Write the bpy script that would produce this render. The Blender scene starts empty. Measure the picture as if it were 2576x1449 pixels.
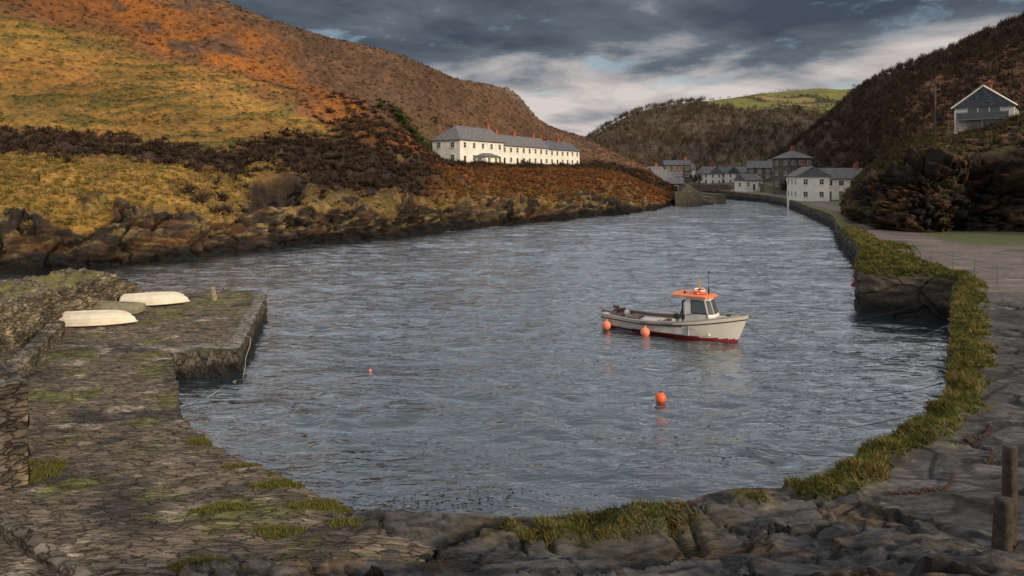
import bpy, math, random
import numpy as np
from mathutils import Vector, Matrix
random.seed(7); rng=np.random.default_rng(7)
scene=bpy.context.scene
scene.view_settings.view_transform='Standard'; scene.view_settings.look='None'; scene.view_settings.exposure=0

# ---------------------------------------------------------------- noise
_perm=np.random.default_rng(3).permutation(256); _perm=np.concatenate([_perm,_perm,_perm])
_g=np.random.default_rng(4).normal(size=(256,3)); _g/=np.linalg.norm(_g,axis=1)[:,None]
def perlin(x,y,z=None):
    x=np.asarray(x,float);y=np.asarray(y,float);z=np.zeros_like(x)+(0.37 if z is None else z)
    xi=np.floor(x).astype(int);yi=np.floor(y).astype(int);zi=np.floor(z).astype(int)
    xf=x-xi;yf=y-yi;zf=z-zi;xi&=255;yi&=255;zi&=255
    f=lambda t:t*t*t*(t*(t*6-15)+10)
    u,v,w=f(xf),f(yf),f(zf)
    def gr(a,b,c):
        h=_perm[_perm[_perm[(xi+a)&255]+((yi+b)&255)]+((zi+c)&255)]&255
        g=_g[h]
        return g[...,0]*(xf-a)+g[...,1]*(yf-b)+g[...,2]*(zf-c)
    l=lambda a,b,t:a+t*(b-a)
    return 1.5*l(l(l(gr(0,0,0),gr(1,0,0),u),l(gr(0,1,0),gr(1,1,0),u),v),l(l(gr(0,0,1),gr(1,0,1),u),l(gr(0,1,1),gr(1,1,1),u),v),w)
def fbm(x,y,z=None,oct=4,g=.5):
    s=0;a=1;f=1
    zz=0 if z is None else z
    for i in range(oct):
        s=s+a*perlin(x*f+i*17.3,y*f-i*9.1,zz*f+i*3.7);a*=g;f*=2.03
    return s
def sstep(a,b,x):
    t=np.clip((x-a)/(b-a),0,1);return t*t*(3-2*t)
def lerp(a,b,t):return a+(b-a)*t
def mixc(c,d,m): return c+(np.array(d)-c)*m[...,None]

# ---------------------------------------------------------------- loft
def pchip(P,counts):
    P=np.asarray(P,float);d=P[1:]-P[:-1];m=np.zeros_like(P)
    a,b=d[:-1],d[1:];ok=(a*b)>0
    m[1:-1]=np.where(ok,2*a*b/np.where(ok,a+b,1),0);m[0]=d[0];m[-1]=d[-1]
    out=[];par=[]
    for i,n in enumerate(counts):
        t=np.arange(n)/n
        if i==len(counts)-1:t=np.append(t,1.0)
        tt=t.reshape((-1,)+(1,)*(P.ndim-1))
        h00=2*tt**3-3*tt**2+1;h10=tt**3-2*tt**2+tt;h01=-2*tt**3+3*tt**2;h11=tt**3-tt**2
        out.append(h00*P[i]+h10*m[i]+h01*P[i+1]+h11*m[i+1]);par.append(i+t)
    return np.concatenate(out),np.concatenate(par)
def loft(ctrl,ns,nt):
    A,sp=pchip(ctrl,ns)
    B,tp=pchip(np.swapaxes(A,0,1),nt)
    P=np.swapaxes(B,0,1)
    S,T=np.meshgrid(sp,tp,indexing='ij')
    return P,S,T
def normals(P):
    a=np.gradient(P,axis=0);b=np.gradient(P,axis=1)
    n=np.cross(a,b);l=np.linalg.norm(n,axis=2)[...,None];n=n/np.maximum(l,1e-9)
    if n[...,2].mean()<0:n=-n
    return n
def obj_from(name,V,F,mats,col=None,smooth=True,mi=None,parent=None):
    me=bpy.data.meshes.new(name)
    V=np.asarray(V,np.float32)
    if isinstance(F,np.ndarray):
        k=F.shape[1];me.vertices.add(len(V));me.vertices.foreach_set('co',V.ravel())
        me.loops.add(F.size);me.loops.foreach_set('vertex_index',F.astype(np.int32).ravel())
        me.polygons.add(len(F));me.polygons.foreach_set('loop_start',np.arange(0,F.size,k,dtype=np.int32))
        me.polygons.foreach_set('loop_total',np.full(len(F),k,np.int32))
        me.update(calc_edges=True)
    else:
        me.from_pydata([tuple(v) for v in V.tolist()],[],F)
    if col is not None:
        c=np.ones((len(V),4),np.float32);c[:,:col.shape[1]]=col
        at=me.color_attributes.new('Col','FLOAT_COLOR','POINT');at.data.foreach_set('color',c.ravel())
    if not isinstance(mats,(list,tuple)):mats=[mats]
    for m in mats:me.materials.append(m)
    if mi is not None:me.polygons.foreach_set('material_index',np.asarray(mi,np.int32))
    me.polygons.foreach_set('use_smooth',np.full(len(me.polygons),smooth))
    me.update()
    o=bpy.data.objects.new(name,me);scene.collection.objects.link(o)
    if parent:o.parent=parent
    return o
def grid_obj(name,P,mat,col=None,smooth=True):
    a,b=P.shape[:2];i=np.arange(a*b).reshape(a,b)
    F=np.stack([i[:-1,:-1],i[1:,:-1],i[1:,1:],i[:-1,1:]],-1).reshape(-1,4)
    return obj_from(name,P.reshape(-1,3),F,mat,None if col is None else col.reshape(-1,col.shape[-1]),smooth)
def sample(P,n,mask=None):
    q=P[:-1,:-1];a=P[1:,:-1]-q;b=P[:-1,1:]-q
    ar=np.linalg.norm(np.cross(a,b),axis=2)
    if mask is not None:ar=ar*mask[:-1,:-1]
    p=ar.ravel()/ar.sum();k=rng.choice(len(p),n,p=p)
    i,j=np.unravel_index(k,ar.shape);u=rng.random((n,1));v=rng.random((n,1))
    return q[i,j]+a[i,j]*u+b[i,j]*v
def snap(P,pts):
    out=[];A=P.reshape(-1,3)
    for x,y in pts:
        k=np.argmin((A[:,0]-x)**2+(A[:,1]-y)**2);out.append((x,y,A[k,2]))
    return np.array(out)
def blades(name,base,tip,w,col,mat,colb=None):
    n=len(base);d=tip-base;r=rng.normal(size=(n,3));s=np.cross(d,r);s/=np.maximum(np.linalg.norm(s,axis=1)[:,None],1e-6)
    s*=(np.asarray(w).reshape(-1,1)*.5)
    V=np.stack([base-s,base+s,tip],1).reshape(-1,3);F=np.arange(3*n).reshape(n,3)
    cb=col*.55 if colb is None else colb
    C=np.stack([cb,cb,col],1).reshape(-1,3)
    return obj_from(name,V,F,mat,C,False)

# ---------------------------------------------------------------- materials
def newmat(name):
    m=bpy.data.materials.new(name);m.use_nodes=True;nt=m.node_tree
    return m,nt,nt.nodes['Principled BSDF']
def nd(nt,t,inp=None,**k):
    n=nt.nodes.new(t)
    for a,b in k.items():setattr(n,a,b)
    if inp:
        for a,b in inp.items():
            if isinstance(b,bpy.types.NodeSocket):nt.links.new(b,n.inputs[a])
            else:n.inputs[a].default_value=b
    return n
def vmat(name,rough=.9,ns=2.,nv=.4,bs=6.,bd=.05,aniso=(1,1,1),crack=0,ck=(1,1,1),spec=.25,rot=0,cw=.07,cd=.35):
    m,nt,p=newmat(name)
    tc=nd(nt,'ShaderNodeTexCoord').outputs['Object']
    mp=nd(nt,'ShaderNodeMapping',{'Vector':tc,'Scale':aniso,'Rotation':(0,0,rot)}).outputs[0]
    at=nd(nt,'ShaderNodeAttribute',attribute_name='Col')
    n1=nd(nt,'ShaderNodeTexNoise',{'Vector':mp,'Scale':ns,'Detail':5.,'Roughness':.65}).outputs[0]
    mr=nd(nt,'ShaderNodeMapRange',{'Value':n1,1:.3,2:.7,3:1-nv,4:1+nv}).outputs[0]
    c=nd(nt,'ShaderNodeVectorMath',{0:at.outputs['Color'],'Scale':mr},operation='SCALE').outputs[0]
    n2=nd(nt,'ShaderNodeTexNoise',{'Vector':mp,'Scale':bs,'Detail':5.,'Roughness':.68}).outputs[0]
    h=n2
    if crack:
        mp2=nd(nt,'ShaderNodeMapping',{'Vector':tc,'Scale':ck,'Rotation':(0,0,rot)}).outputs[0]
        dn=nd(nt,'ShaderNodeTexNoise',{'Vector':mp2,'Scale':crack*1.3,'Detail':3.})
        vv=nd(nt,'ShaderNodeMix',{0:.22,4:mp2,5:dn.outputs['Color']},data_type='VECTOR').outputs[1]
        vo=nd(nt,'ShaderNodeTexVoronoi',{'Vector':vv,'Scale':crack},feature='DISTANCE_TO_EDGE').outputs['Distance']
        vc=nd(nt,'ShaderNodeTexVoronoi',{'Vector':vv,'Scale':crack},feature='F1').outputs['Color']
        e=nd(nt,'ShaderNodeMapRange',{'Value':vo,1:0.,2:cw,3:0.,4:1.}).outputs[0]
        inv=nd(nt,'ShaderNodeMath',{0:1.,1:at.outputs['Alpha']},operation='SUBTRACT').outputs[0]
        e=nd(nt,'ShaderNodeMath',{0:e,1:inv},operation='MAXIMUM').outputs[0]
        sx=nd(nt,'ShaderNodeSeparateXYZ',{0:vc}).outputs[0]
        cm=nd(nt,'ShaderNodeMapRange',{'Value':sx,1:0.,2:1.,3:.65,4:1.4}).outputs[0]
        cm2=nd(nt,'ShaderNodeMix',{0:at.outputs['Alpha'],2:1.,3:cm}).outputs[0]
        ed=nd(nt,'ShaderNodeMapRange',{'Value':e,1:0.,2:1.,3:cd,4:1.}).outputs[0]
        k=nd(nt,'ShaderNodeMath',{0:cm2,1:ed},operation='MULTIPLY').outputs[0]
        c=nd(nt,'ShaderNodeVectorMath',{0:c,'Scale':k},operation='SCALE').outputs[0]
        h=nd(nt,'ShaderNodeMath',{0:h,1:e,2:1.},operation='ADD').outputs[0]
    nt.links.new(c,p.inputs['Base Color'])
    b=nd(nt,'ShaderNodeBump',{'Height':h,'Distance':bd,'Strength':1.}).outputs[0]
    nt.links.new(b,p.inputs['Normal'])
    p.inputs['Roughness'].default_value=rough;p.inputs['Specular IOR Level'].default_value=spec
    return m
def flat(name,c,rough=.6,ns=8.,nv=.15,bd=0.,metal=0,spec=.4,bs=20.):
    m,nt,p=newmat(name)
    tc=nd(nt,'ShaderNodeTexCoord').outputs['Object']
    n1=nd(nt,'ShaderNodeTexNoise',{'Vector':tc,'Scale':ns,'Detail':5.}).outputs[0]
    mr=nd(nt,'ShaderNodeMapRange',{'Value':n1,1:.3,2:.7,3:1-nv,4:1+nv}).outputs[0]
    cc=nd(nt,'ShaderNodeVectorMath',{0:c,'Scale':mr},operation='SCALE').outputs[0]
    nt.links.new(cc,p.inputs['Base Color'])
    if bd:
        n2=nd(nt,'ShaderNodeTexNoise',{'Vector':tc,'Scale':bs,'Detail':5.}).outputs[0]
        nt.links.new(nd(nt,'ShaderNodeBump',{'Height':n2,'Distance':bd}).outputs[0],p.inputs['Normal'])
    p.inputs['Roughness'].default_value=rough;p.inputs['Metallic'].default_value=metal;p.inputs['Specular IOR Level'].default_value=spec
    return m
def brickmat(name,c1,c2,mort,scale,bw=.5,rh=.25,bd=.03,distort=.1):
    m,nt,p=newmat(name)
    tc=nd(nt,'ShaderNodeTexCoord').outputs['Object']
    s=nd(nt,'ShaderNodeSeparateXYZ',{0:tc})
    xy=nd(nt,'ShaderNodeMath',{0:s.outputs[0],1:s.outputs[1]},operation='ADD').outputs[0]
    v=nd(nt,'ShaderNodeCombineXYZ',{0:xy,1:s.outputs[2],2:0.}).outputs[0]
    dn=nd(nt,'ShaderNodeTexNoise',{'Vector':tc,'Scale':2.5,'Detail':3.}).outputs['Color']
    v=nd(nt,'ShaderNodeMix',{0:distort,4:v,5:dn},data_type='VECTOR').outputs[1]
    br=nd(nt,'ShaderNodeTexBrick',{'Vector':v,'Color1':c1+(1,),'Color2':c2+(1,),'Mortar':mort+(1,),'Scale':scale,'Mortar Size':.02,'Brick Width':bw,'Row Height':rh})
    n1=nd(nt,'ShaderNodeTexNoise',{'Vector':tc,'Scale':3.,'Detail':5.}).outputs[0]
    mr=nd(nt,'ShaderNodeMapRange',{'Value':n1,1:.3,2:.7,3:.6,4:1.4}).outputs[0]
    cc=nd(nt,'ShaderNodeVectorMath',{0:br.outputs[0],'Scale':mr},operation='SCALE').outputs[0]
    nt.links.new(cc,p.inputs['Base Color']);p.inputs['Roughness'].default_value=.9
    nt.links.new(nd(nt,'ShaderNodeBump',{'Height':br.outputs['Fac'],'Distance':bd},invert=True).outputs[0],p.inputs['Normal'])
    return m
M_hill=vmat('heath_and_rock',ns=.9,nv=.5,bs=2.2,bd=.45)
M_far=vmat('far_hillside',ns=.12,nv=.4,bs=.5,bd=.8)
M_rock=vmat('slate_rock',rough=.7,ns=2.5,nv=.6,bs=4.,bd=.12,aniso=(1,3.2,5),crack=.5,ck=(.7,1.7,1.2),spec=.28,rot=.25,cw=.03,cd=.4)
M_ramp=vmat('slate_on_edge_paving',rough=.78,ns=1.6,nv=.65,bs=4.,bd=.06,aniso=(1,3,1),crack=2.9,ck=(1,5.5,1),spec=.25,rot=-.12,cd=.4)
M_wall=vmat('rubble_wall',rough=.85,ns=2.5,nv=.45,bs=6.,bd=.05,crack=4.2,ck=(1,1,2.4),cw=.09,cd=.4)
m,nt,p=newmat('grass_blades')
at=nd(nt,'ShaderNodeAttribute',attribute_name='Col');nt.links.new(at.outputs['Color'],p.inputs['Base Color']);p.inputs['Roughness'].default_value=.9;p.inputs['Specular IOR Level'].default_value=.1
M_grass=m
M_white=flat('white_render',(.80,.77,.70),.8,.8,.12,.01)
M_slate=brickmat('slate_roof',(.12,.12,.13),(.19,.18,.18),(.06,.06,.06),1.2,.5,.3,.02,.03)
M_slate2=brickmat('blue_slate_roof',(.075,.085,.11),(.11,.12,.14),(.05,.05,.05),1.2,.5,.3,.02,.03)
M_stone=brickmat('dark_stone_masonry',(.09,.08,.07),(.18,.15,.12),(.06,.055,.05),1.5,.6,.25)
M_lstone=brickmat('rubble_masonry',(.11,.09,.07),(.21,.165,.115),(.05,.04,.035),1.5,.6,.25)
M_brick=flat('red_brick',(.30,.10,.05),.9,5.,.3)
M_glass=flat('window_glass',(.03,.035,.04),.08,1.,.1,spec=.8)
M_wood=flat('weathered_timber',(.12,.085,.06),.85,6.,.45,.01)
M_dark=flat('dark_paint',(.03,.03,.032),.5)
M_metal=flat('galvanised_steel',(.22,.23,.24),.4,metal=.8)

# ---------------------------------------------------------------- left hill
stn=[-1500,-300,0,300,530,740,960,1130,1270,1350,1460,1560,1645,1700]
lv=[
[(40,-.8),(42,3.2),(55,9),(70,15),(100,43),(130,72)],
[(50,-.8),(52,3.2),(70,9),(88,15),(125,43),(160,72)],
[(55,-.8),(56.5,3.2),(75,8.9),(95,14.6),(135,42.6),(170,69)],
[(61,-.8),(62.5,3.6),(78,8.9),(95,13),(140,35.7),(172,61)],
[(68,-.8),(69.5,3.6),(84,8),(100,13.2),(140,30),(172,52)],
[(78,-.8),(79.5,4.2),(96,8.6),(115,14.7),(150,29),(182,47)],
[(86,-.8),(87.8,3.2),(105,8),(130,15.2),(165,28.2),(192,42.7)],
[(99,-.8),(101,3.0),(122,9),(160,11.8),(190,26.8),(215,39.4)],
[(111,-.8),(113,2.8),(140,8.6),(185,10.6),(210,22.7),(240,36.7)],
[(116,-.8),(118,2.6),(148,8.7),(208,10.8),(228,20),(255,29.3)],
[(129,-.8),(131.5,2.2),(165,9),(226,11),(248,18),(278,23.5)],
[(139,-.8),(142,1.8),(172,8),(210,9.7),(238,12.7),(270,15)],
[(157,-.8),(160,1),(172,5),(190,6.9),(215,8),(240,9.4)],
[(193,-.8),(196,1),(205,2.5),(215,3),(235,3.5),(260,4)]]
ctrl=[]
for px,l in zip(stn,lv):
    b=(px-1288)/1717.
    l=l+[(l[-1][0]+70,l[-1][1]-14)]
    ctrl.append([(b*y,y,z) for y,z in l])
HP,HS,HT=loft(np.array(ctrl),[24,60,150,130,110,110,90,75,50,60,55,50,40],[54,100,60,90,80,20])
bear=np.interp(HS,np.arange(len(stn)),stn)
X,Y,Z=HP[...,0],HP[...,1],HP[...,2]
n=normals(HP)
rock=1-sstep(.98,1.10,HT+.55*fbm(X/7,Y/7,oct=4)-.10)
bw_=1+.35*fbm(X/5,Y/5,oct=3)
gcx=np.exp(-((bear-690)/(75*bw_))**4)
cave=gcx*np.exp(-((HT-1.42)/.26)**4)
crag=sstep(.15,.4,fbm(X/11+2,Y/11+8,oct=3))*(bear>100)*(bear<1600)
rock=np.clip(rock+sstep(.25,.5,cave+.2*fbm(X/3,Y/3,oct=3)),0,1)
scar=sstep(.40,.6,fbm(X/12+5,Y/12,Z/8,oct=4))*sstep(1,1.15,HT)*(1-sstep(2.2,2.8,HT))
rock=np.clip(rock+.9*scar,0,1)
tg=np.interp(bear,[-1500,-300,0,300,530,740,860,960],[4.3,4.2,4.1,3.95,3.9,3.6,3.0,2.5])
nz=fbm(X/16,Y/16,Z/16,oct=5)
streak=fbm((X+Y*.3)/9,Y/12,(Z-X*.25)/1.3,oct=4)
gr_up=(1-sstep(-.12,.12,HT-tg+.35*nz))*sstep(2.75,3.05,HT+.25*nz)
spur=(1-sstep(470,760,bear+130*nz))*(1-sstep(2.0,2.45,HT+.25*nz))
strip=(1-sstep(1.15,1.45,HT+.3*nz))*(bear<1600)
brack=sstep(1040,1120,bear+60*nz)*(1-sstep(2.05,2.4,HT))
scrub=np.clip((1-gr_up)*(1-spur)*(1-brack)*(1-sstep(2.9,3.6,HT+.4*nz)),0,1)*(1-strip)
orange=np.exp(-((HT-tg-.38+.3*nz)/.30)**2)*sstep(-.35,.1,fbm(X/10,Y/10,Z/10,oct=4)+.25)*(HT>2.6)
wz=fbm(X/6,Y/6,Z/4,oct=4);strata=Z*1.5+X*.12+wz*2.4
fr=strata-np.floor(strata);fr=np.where(fr<.8,fr/.8,(1-fr)/.2)*sstep(-.5,.4,fbm(X/8,Y/8,Z/5+4,oct=2))
cr=np.abs(fbm(X/3,Y/3,Z/4+9,oct=4))
disp=rock*(1.9*fbm(X/6,Y/6,Z/4,oct=6,g=.58)+.45*fr-1.0*(1-sstep(0,.12,cr)))+ (1-rock)*(.3*fbm(X/2.2,Y/2.2,Z/2.2,oct=3))
disp+=gr_up*.35*streak
disp+=scrub*(.8*np.abs(fbm(X/2.6,Y/2.6,Z/2.6,oct=3))+1.0*fbm(X/11,Y/11,Z/9,oct=3))
disp+=sstep(1.2,2.,HT)*1.1*fbm(X/28,Y/28,oct=3)
kn=np.exp(-((bear-1275)/60)**2-((HT-4.9)/.2)**2);disp+=kn*(.8+1.2*fbm(X/4,Y/4,Z/4,oct=4))
d=np.array([.52,.855]);nn=np.array([.855,-.52]);c0=np.array([-12.7,158.])
sa=(X-c0[0])*d[0]+(Y-c0[1])*d[1];sb=(X-c0[0])*nn[0]+(Y-c0[1])*nn[1]
ter=sstep(-7,0,sa)*(1-sstep(66,72,sa))*sstep(-15,-9,sb)*(1-sstep(1.5,6,sb))
HP=HP+n*(disp*(1-ter*.95))[...,None]
# hollow with an overhanging bank behind it, and smaller crags
HP[...,2]+=gcx*(1.5*np.exp(-((HT-1.95)/.22)**2)-3.2*sstep(1.02,1.12,HT)*(1-sstep(1.62,1.70,HT)))
HP[...,2]+=crag*(1-gcx)*(1-ter)*(.9*np.exp(-((HT-1.30)/.14)**2)+.9*np.exp(-((HT-1.75)/.16)**2))
HP[...,2]=lerp(HP[...,2],10.4+.2*fbm(X/3,Y/3),ter)
cn=fbm(X/3,Y/3,Z/3,oct=4);cl=fbm(X/30,Y/30,Z/30,oct=3)
C=np.zeros(HP.shape)+np.array([.105,.060,.036])
C=mixc(C,(.16,.085,.045),sstep(-.1,.5,cn+nz*.5))
C=mixc(C,(.042,.028,.022),scrub*.92)
C=mixc(C,(.085,.048,.034),scrub*sstep(.2,.6,cn)*.7)
C=mixc(C,(.29,.16,.035),gr_up)
C=mixc(C,(.10,.092,.02),gr_up*sstep(-.1,.4,streak+nz*.4)*.8)
C=mixc(C,(.36,.165,.04),gr_up*sstep(.1,.6,-nz+cn*.4)*.7)
C=mixc(C,(.09,.07,.025),gr_up*sstep(.25,.5,cn)*.5)
C=mixc(C,(.36,.125,.02),orange*.9)
C=mixc(C,(.18,.07,.03),brack*(1-rock))
C=mixc(C,(.10,.08,.03),brack*(1-rock)*sstep(.1,.5,nz-cn*.5)*.8)
C=mixc(C,(.38,.22,.055),spur);C=mixc(C,(.16,.14,.03),spur*sstep(.0,.5,cn+.3*nz)*.8)  # golden spur grass, its sunlit glow painted in as a brighter colour
C=mixc(C,(.12,.066,.033),spur*sstep(.05,.4,fbm(X/7+3,Y/7,oct=4))*.85)
C=mixc(C,(.26,.18,.07),strip*(1-spur)*.75)
rc=mixc(np.zeros(HP.shape)+np.array([.05,.038,.03]),(.12,.082,.05),sstep(-.1,.6,cn))
rc=mixc(rc,(.27,.20,.09),sstep(.1,.45,fbm(X/2,Y/2,Z*1.5,oct=3))*sstep(.8,1.6,Z))
rc=mixc(rc,(.16,.075,.035),sstep(.2,.5,fbm(X/5+8,Y/5,Z*1.2,oct=3))*.7)
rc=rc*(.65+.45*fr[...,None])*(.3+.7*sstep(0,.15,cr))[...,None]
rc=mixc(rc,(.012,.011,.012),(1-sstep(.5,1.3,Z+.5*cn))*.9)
cave_shade=gcx*sstep(1.3,1.45,HT)*(1-sstep(1.66,1.74,HT));rc=mixc(rc,(.02,.015,.013),cave_shade*.85)  # shade inside the hollow, painted dark into the rock colour
C=C+(rc-C)*rock[...,None];C=mixc(C,(.03,.022,.018),cave_shade*.8)
C=mixc(C,(.16,.13,.10),np.clip(kn,0,1)*.7)
C=mixc(C,(.10,.11,.04),ter*.8)
C*=(1+.4*cl)[...,None]
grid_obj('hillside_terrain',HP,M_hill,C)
def bushes(name,pts,r,k,cols,w,mat,up=.7):
    N=len(pts);base=np.repeat(pts,k,0);R=np.repeat(r,k)[:,None]
    dr=rng.normal(size=(N*k,3));dr[:,2]=np.abs(dr[:,2])*up+.15;dr/=np.linalg.norm(dr,axis=1)[:,None]
    tip=base+dr*R*(.7+.5*rng.random((N*k,1)));b=base+dr*R*.25
    c=cols[rng.integers(0,len(cols),N)];c=np.repeat(c,k,0)*(.6+.8*rng.random((N*k,1)))
    return blades(name,b,tip,w*np.repeat(r,k),c,mat)
low=(HT<3.8);nocave=1-np.clip(gcx*(HT>1.0)*(HT<1.74),0,1)
p=sample(HP,4800,scrub*(1-rock)*(1-ter)*low*nocave)
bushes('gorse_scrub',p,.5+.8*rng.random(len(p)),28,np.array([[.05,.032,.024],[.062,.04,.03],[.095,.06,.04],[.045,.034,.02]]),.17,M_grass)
p=sample(HP,8000,np.clip(spur+strip*.7,0,1)*(1-rock*.97)*(HT>.8)*nocave)
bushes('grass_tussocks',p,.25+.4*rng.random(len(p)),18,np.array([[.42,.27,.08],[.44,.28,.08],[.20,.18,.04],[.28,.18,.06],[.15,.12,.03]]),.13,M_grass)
p=sample(HP,4500,brack*(1-rock)*(1-ter)*(HT>1.1))
bushes('bracken',p,.4+.5*rng.random(len(p)),18,np.array([[.24,.085,.03],[.17,.06,.03],[.12,.085,.03],[.28,.14,.045]]),.18,M_grass)
p=sample(HP,7500,(HT>2.8)*(HT<5.1)*(1-gr_up)*(1-ter))
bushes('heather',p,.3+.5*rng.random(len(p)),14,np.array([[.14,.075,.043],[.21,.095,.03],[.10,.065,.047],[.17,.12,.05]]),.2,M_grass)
p=sample(HP,5000,gr_up*(.3+sstep(-.2,.3,streak)))
bushes('hillside_tussocks',p,.2+.4*rng.random(len(p)),12,np.array([[.22,.14,.04],[.12,.11,.03],[.09,.08,.025]]),.22,M_grass,up=.4)
p=snap(HP,[(-23.0+rng.normal()*3.0,151+rng.normal()*1.2) for i in range(30)])+[0,0,.3]
bushes('evergreen_shrubs',p,.9+.6*rng.random(len(p)),130,np.array([[.06,.10,.02],[.04,.065,.018]]),.14,M_grass)
p=snap(HP,[tuple(c0+d*s_+nn*(2.5+rng.random()*1.5)) for s_ in list(rng.random(26)*66)])
bushes('garden_hedge',p,.5+.4*rng.random(len(p)),70,np.array([[.05,.07,.02],[.09,.08,.03],[.12,.07,.03]]),.16,M_grass)

# ---------------------------------------------------------------- valley hills
def ray(px,y,z):
    b=(px-1288)/1717.;return (b*y,y,z)
mid=[(1250,300,6,420,17),(1400,300,6,430,22),(1465,300,6,450,29),(1530,290,5,470,41),(1620,285,4,500,55),(1730,285,4,520,62.4),(1850,285,4,540,68),(1950,290,5,560,75),(2110,300,5,580,80),(2400,300,6,600,84),(3200,300,8,620,90)]
ctrl=[]
for px,yf,zf,yr,zr in mid:
    row=[ray(px,yf,zf)]
    for t in (.25,.5,.75):row.append(ray(px,lerp(yf,yr,t),lerp(zf,zr,t**.85)))
    row+= [ray(px,yr,zr),ray(px,yr+150,zr-25)]
    ctrl.append(row)
MP,MS,MT=loft(np.array(ctrl),[14,14,18,24,28,28,28,34,40,24],[26,26,26,34,16])
mb=np.interp(MS,np.arange(len(mid)),[m[0] for m in mid])
X,Y=MP[...,0],MP[...,1]
MP[...,2]+=3.5*fbm(X/60,Y/60,oct=4)*np.clip(MT/2,0,1)*(1-.7*sstep(3.5,4,MT))
ft=np.interp(mb,[1780,1850,1950,2110],[3.3,2.9,2.3,2.1])
field=sstep(1740,1790,mb+25*fbm(X/40,Y/40))*(1-sstep(2130,2160,mb))*sstep(0,.08,MT-ft+.15*fbm(X/30,Y/30))*(MT<4.2)
C=np.zeros(MP.shape)+np.array([.085,.057,.038]);C=mixc(C,(.13,.095,.05),sstep(0,.5,fbm(X/30,Y/30,oct=4)))
C=mixc(C,(.155,.145,.038),field);fs=perlin(X/48+.7,Y/34+.3);C=mixc(C,(.22,.16,.065),field*sstep(.0,.1,fs))
hl=(np.abs(fs-.05)<.05)
C=mixc(C,(.05,.05,.02),field*hl)
grid_obj('valley_hill',MP,M_far,C)
rh=[(1860,262,3.5,280,5),(1960,262,5,320,16),(2040,258,5,338,28),(2120,245,6,352,44),(2180,205,8,345,51),(2280,155,12,330,57.5),(2400,125,16,310,62.5),(2576,108,18,280,69),(2900,95,20,250,80),(3600,85,20,220,85)]
ctrl=[]
for px,yf,zf,yr,zr in rh:
    row=[ray(px,yf-12,zf-6),ray(px,yf,zf)]
    for t in (.33,.66):row.append(ray(px,lerp(yf,yr,t),lerp(zf,zr,t**.95)))
    row+=[ray(px,yr,zr),ray(px,yr+120,zr-20)];ctrl.append(row)
RP,RS,RT=loft(np.array(ctrl),[24,24,26,28,36,40,50,50,30],[8,40,40,40,16])
X,Y=RP[...,0],RP[...,1]
RP[...,2]+=2.2*fbm(X/35,Y/35,oct=4)*np.clip(RT-1,0,1)
rb=np.interp(RS,np.arange(len(rh)),[m[0] for m in rh])
C=np.zeros(RP.shape)+np.array([.07,.05,.033]);rn=fbm(X/22,Y/22,oct=4)
C=mixc(C,(.17,.075,.035),sstep(2180,2300,rb)*(1-sstep(2.6,3.4,RT+.6*rn)))
grid_obj('wooded_hillside_terrain',RP,M_far,C)
def trees(name,pts,H,k,cols,mat):
    N=len(pts);base=np.repeat(pts,k,0);Hh=np.repeat(H,k)[:,None]
    a=rng.random((N*k,1))*6.283;rad=np.sqrt(rng.random((N*k,1)))*.42
    top=rng.random((N*k,1));zz=.34+.60*top*(1-(rad/.44)**3*.55)
    tip=base+np.concatenate([np.cos(a)*rad,np.sin(a)*rad,zz],1)*Hh
    b=base+np.concatenate([np.cos(a)*rad*.45,np.sin(a)*rad*.45,zz*.68],1)*Hh
    c=np.repeat(cols[rng.integers(0,len(cols),N)]*(.7+.6*rng.random((N,1))),k,0)*(.7+.6*rng.random((N*k,1)))
    w=np.full(N*k,.045)*Hh[:,0]
    tb=pts;tt=pts+np.array([0,0,1.])*H[:,None]*.75
    return blades(name,np.concatenate([b,tb]),np.concatenate([tip,tt]),np.concatenate([w,H*.07]),np.concatenate([c,np.full((N,3),.08)]),mat,)
tc=np.array([[.13,.092,.062],[.15,.105,.072],[.105,.075,.052],[.18,.13,.08],[.11,.095,.05],[.15,.085,.05],[.20,.15,.10]])
wm=sstep(-.75,-.2,fbm(MP[...,0]/30,MP[...,1]/30,oct=3))
p=sample(MP,4300,(1-sstep(0,.2,field))*(MT<4.05)*(mb>1380)*(mb<2500)*wm)
trees('winter_woodland',p,3.2+3.2*rng.random(len(p)),34,tc*.9,M_grass)
p=sample(RP,3200,(RT>1)*(RT<4.2)*(rb<2950)*np.clip(1-.85*sstep(2200,2320,rb)*(1-sstep(2.6,3.2,RT+.6*rn)),0,1))
trees('winter_woodland',p,2.8+3.0*rng.random(len(p)),44,tc*.72,M_grass)
p=sample(MP,220,hl*field)
trees('field_hedge',p,1.5+1.3*rng.random(len(p)),40,np.array([[.07,.07,.035]]),M_grass)
p=sample(RP,3600,(RT>1)*(RT<3.3)*(rb>2150)*(rb<2900))
bushes('hillside_scrub',p,.8+.9*rng.random(len(p)),16,np.array([[.17,.075,.035],[.11,.07,.045],[.09,.06,.045]]),.16,M_grass)

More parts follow.
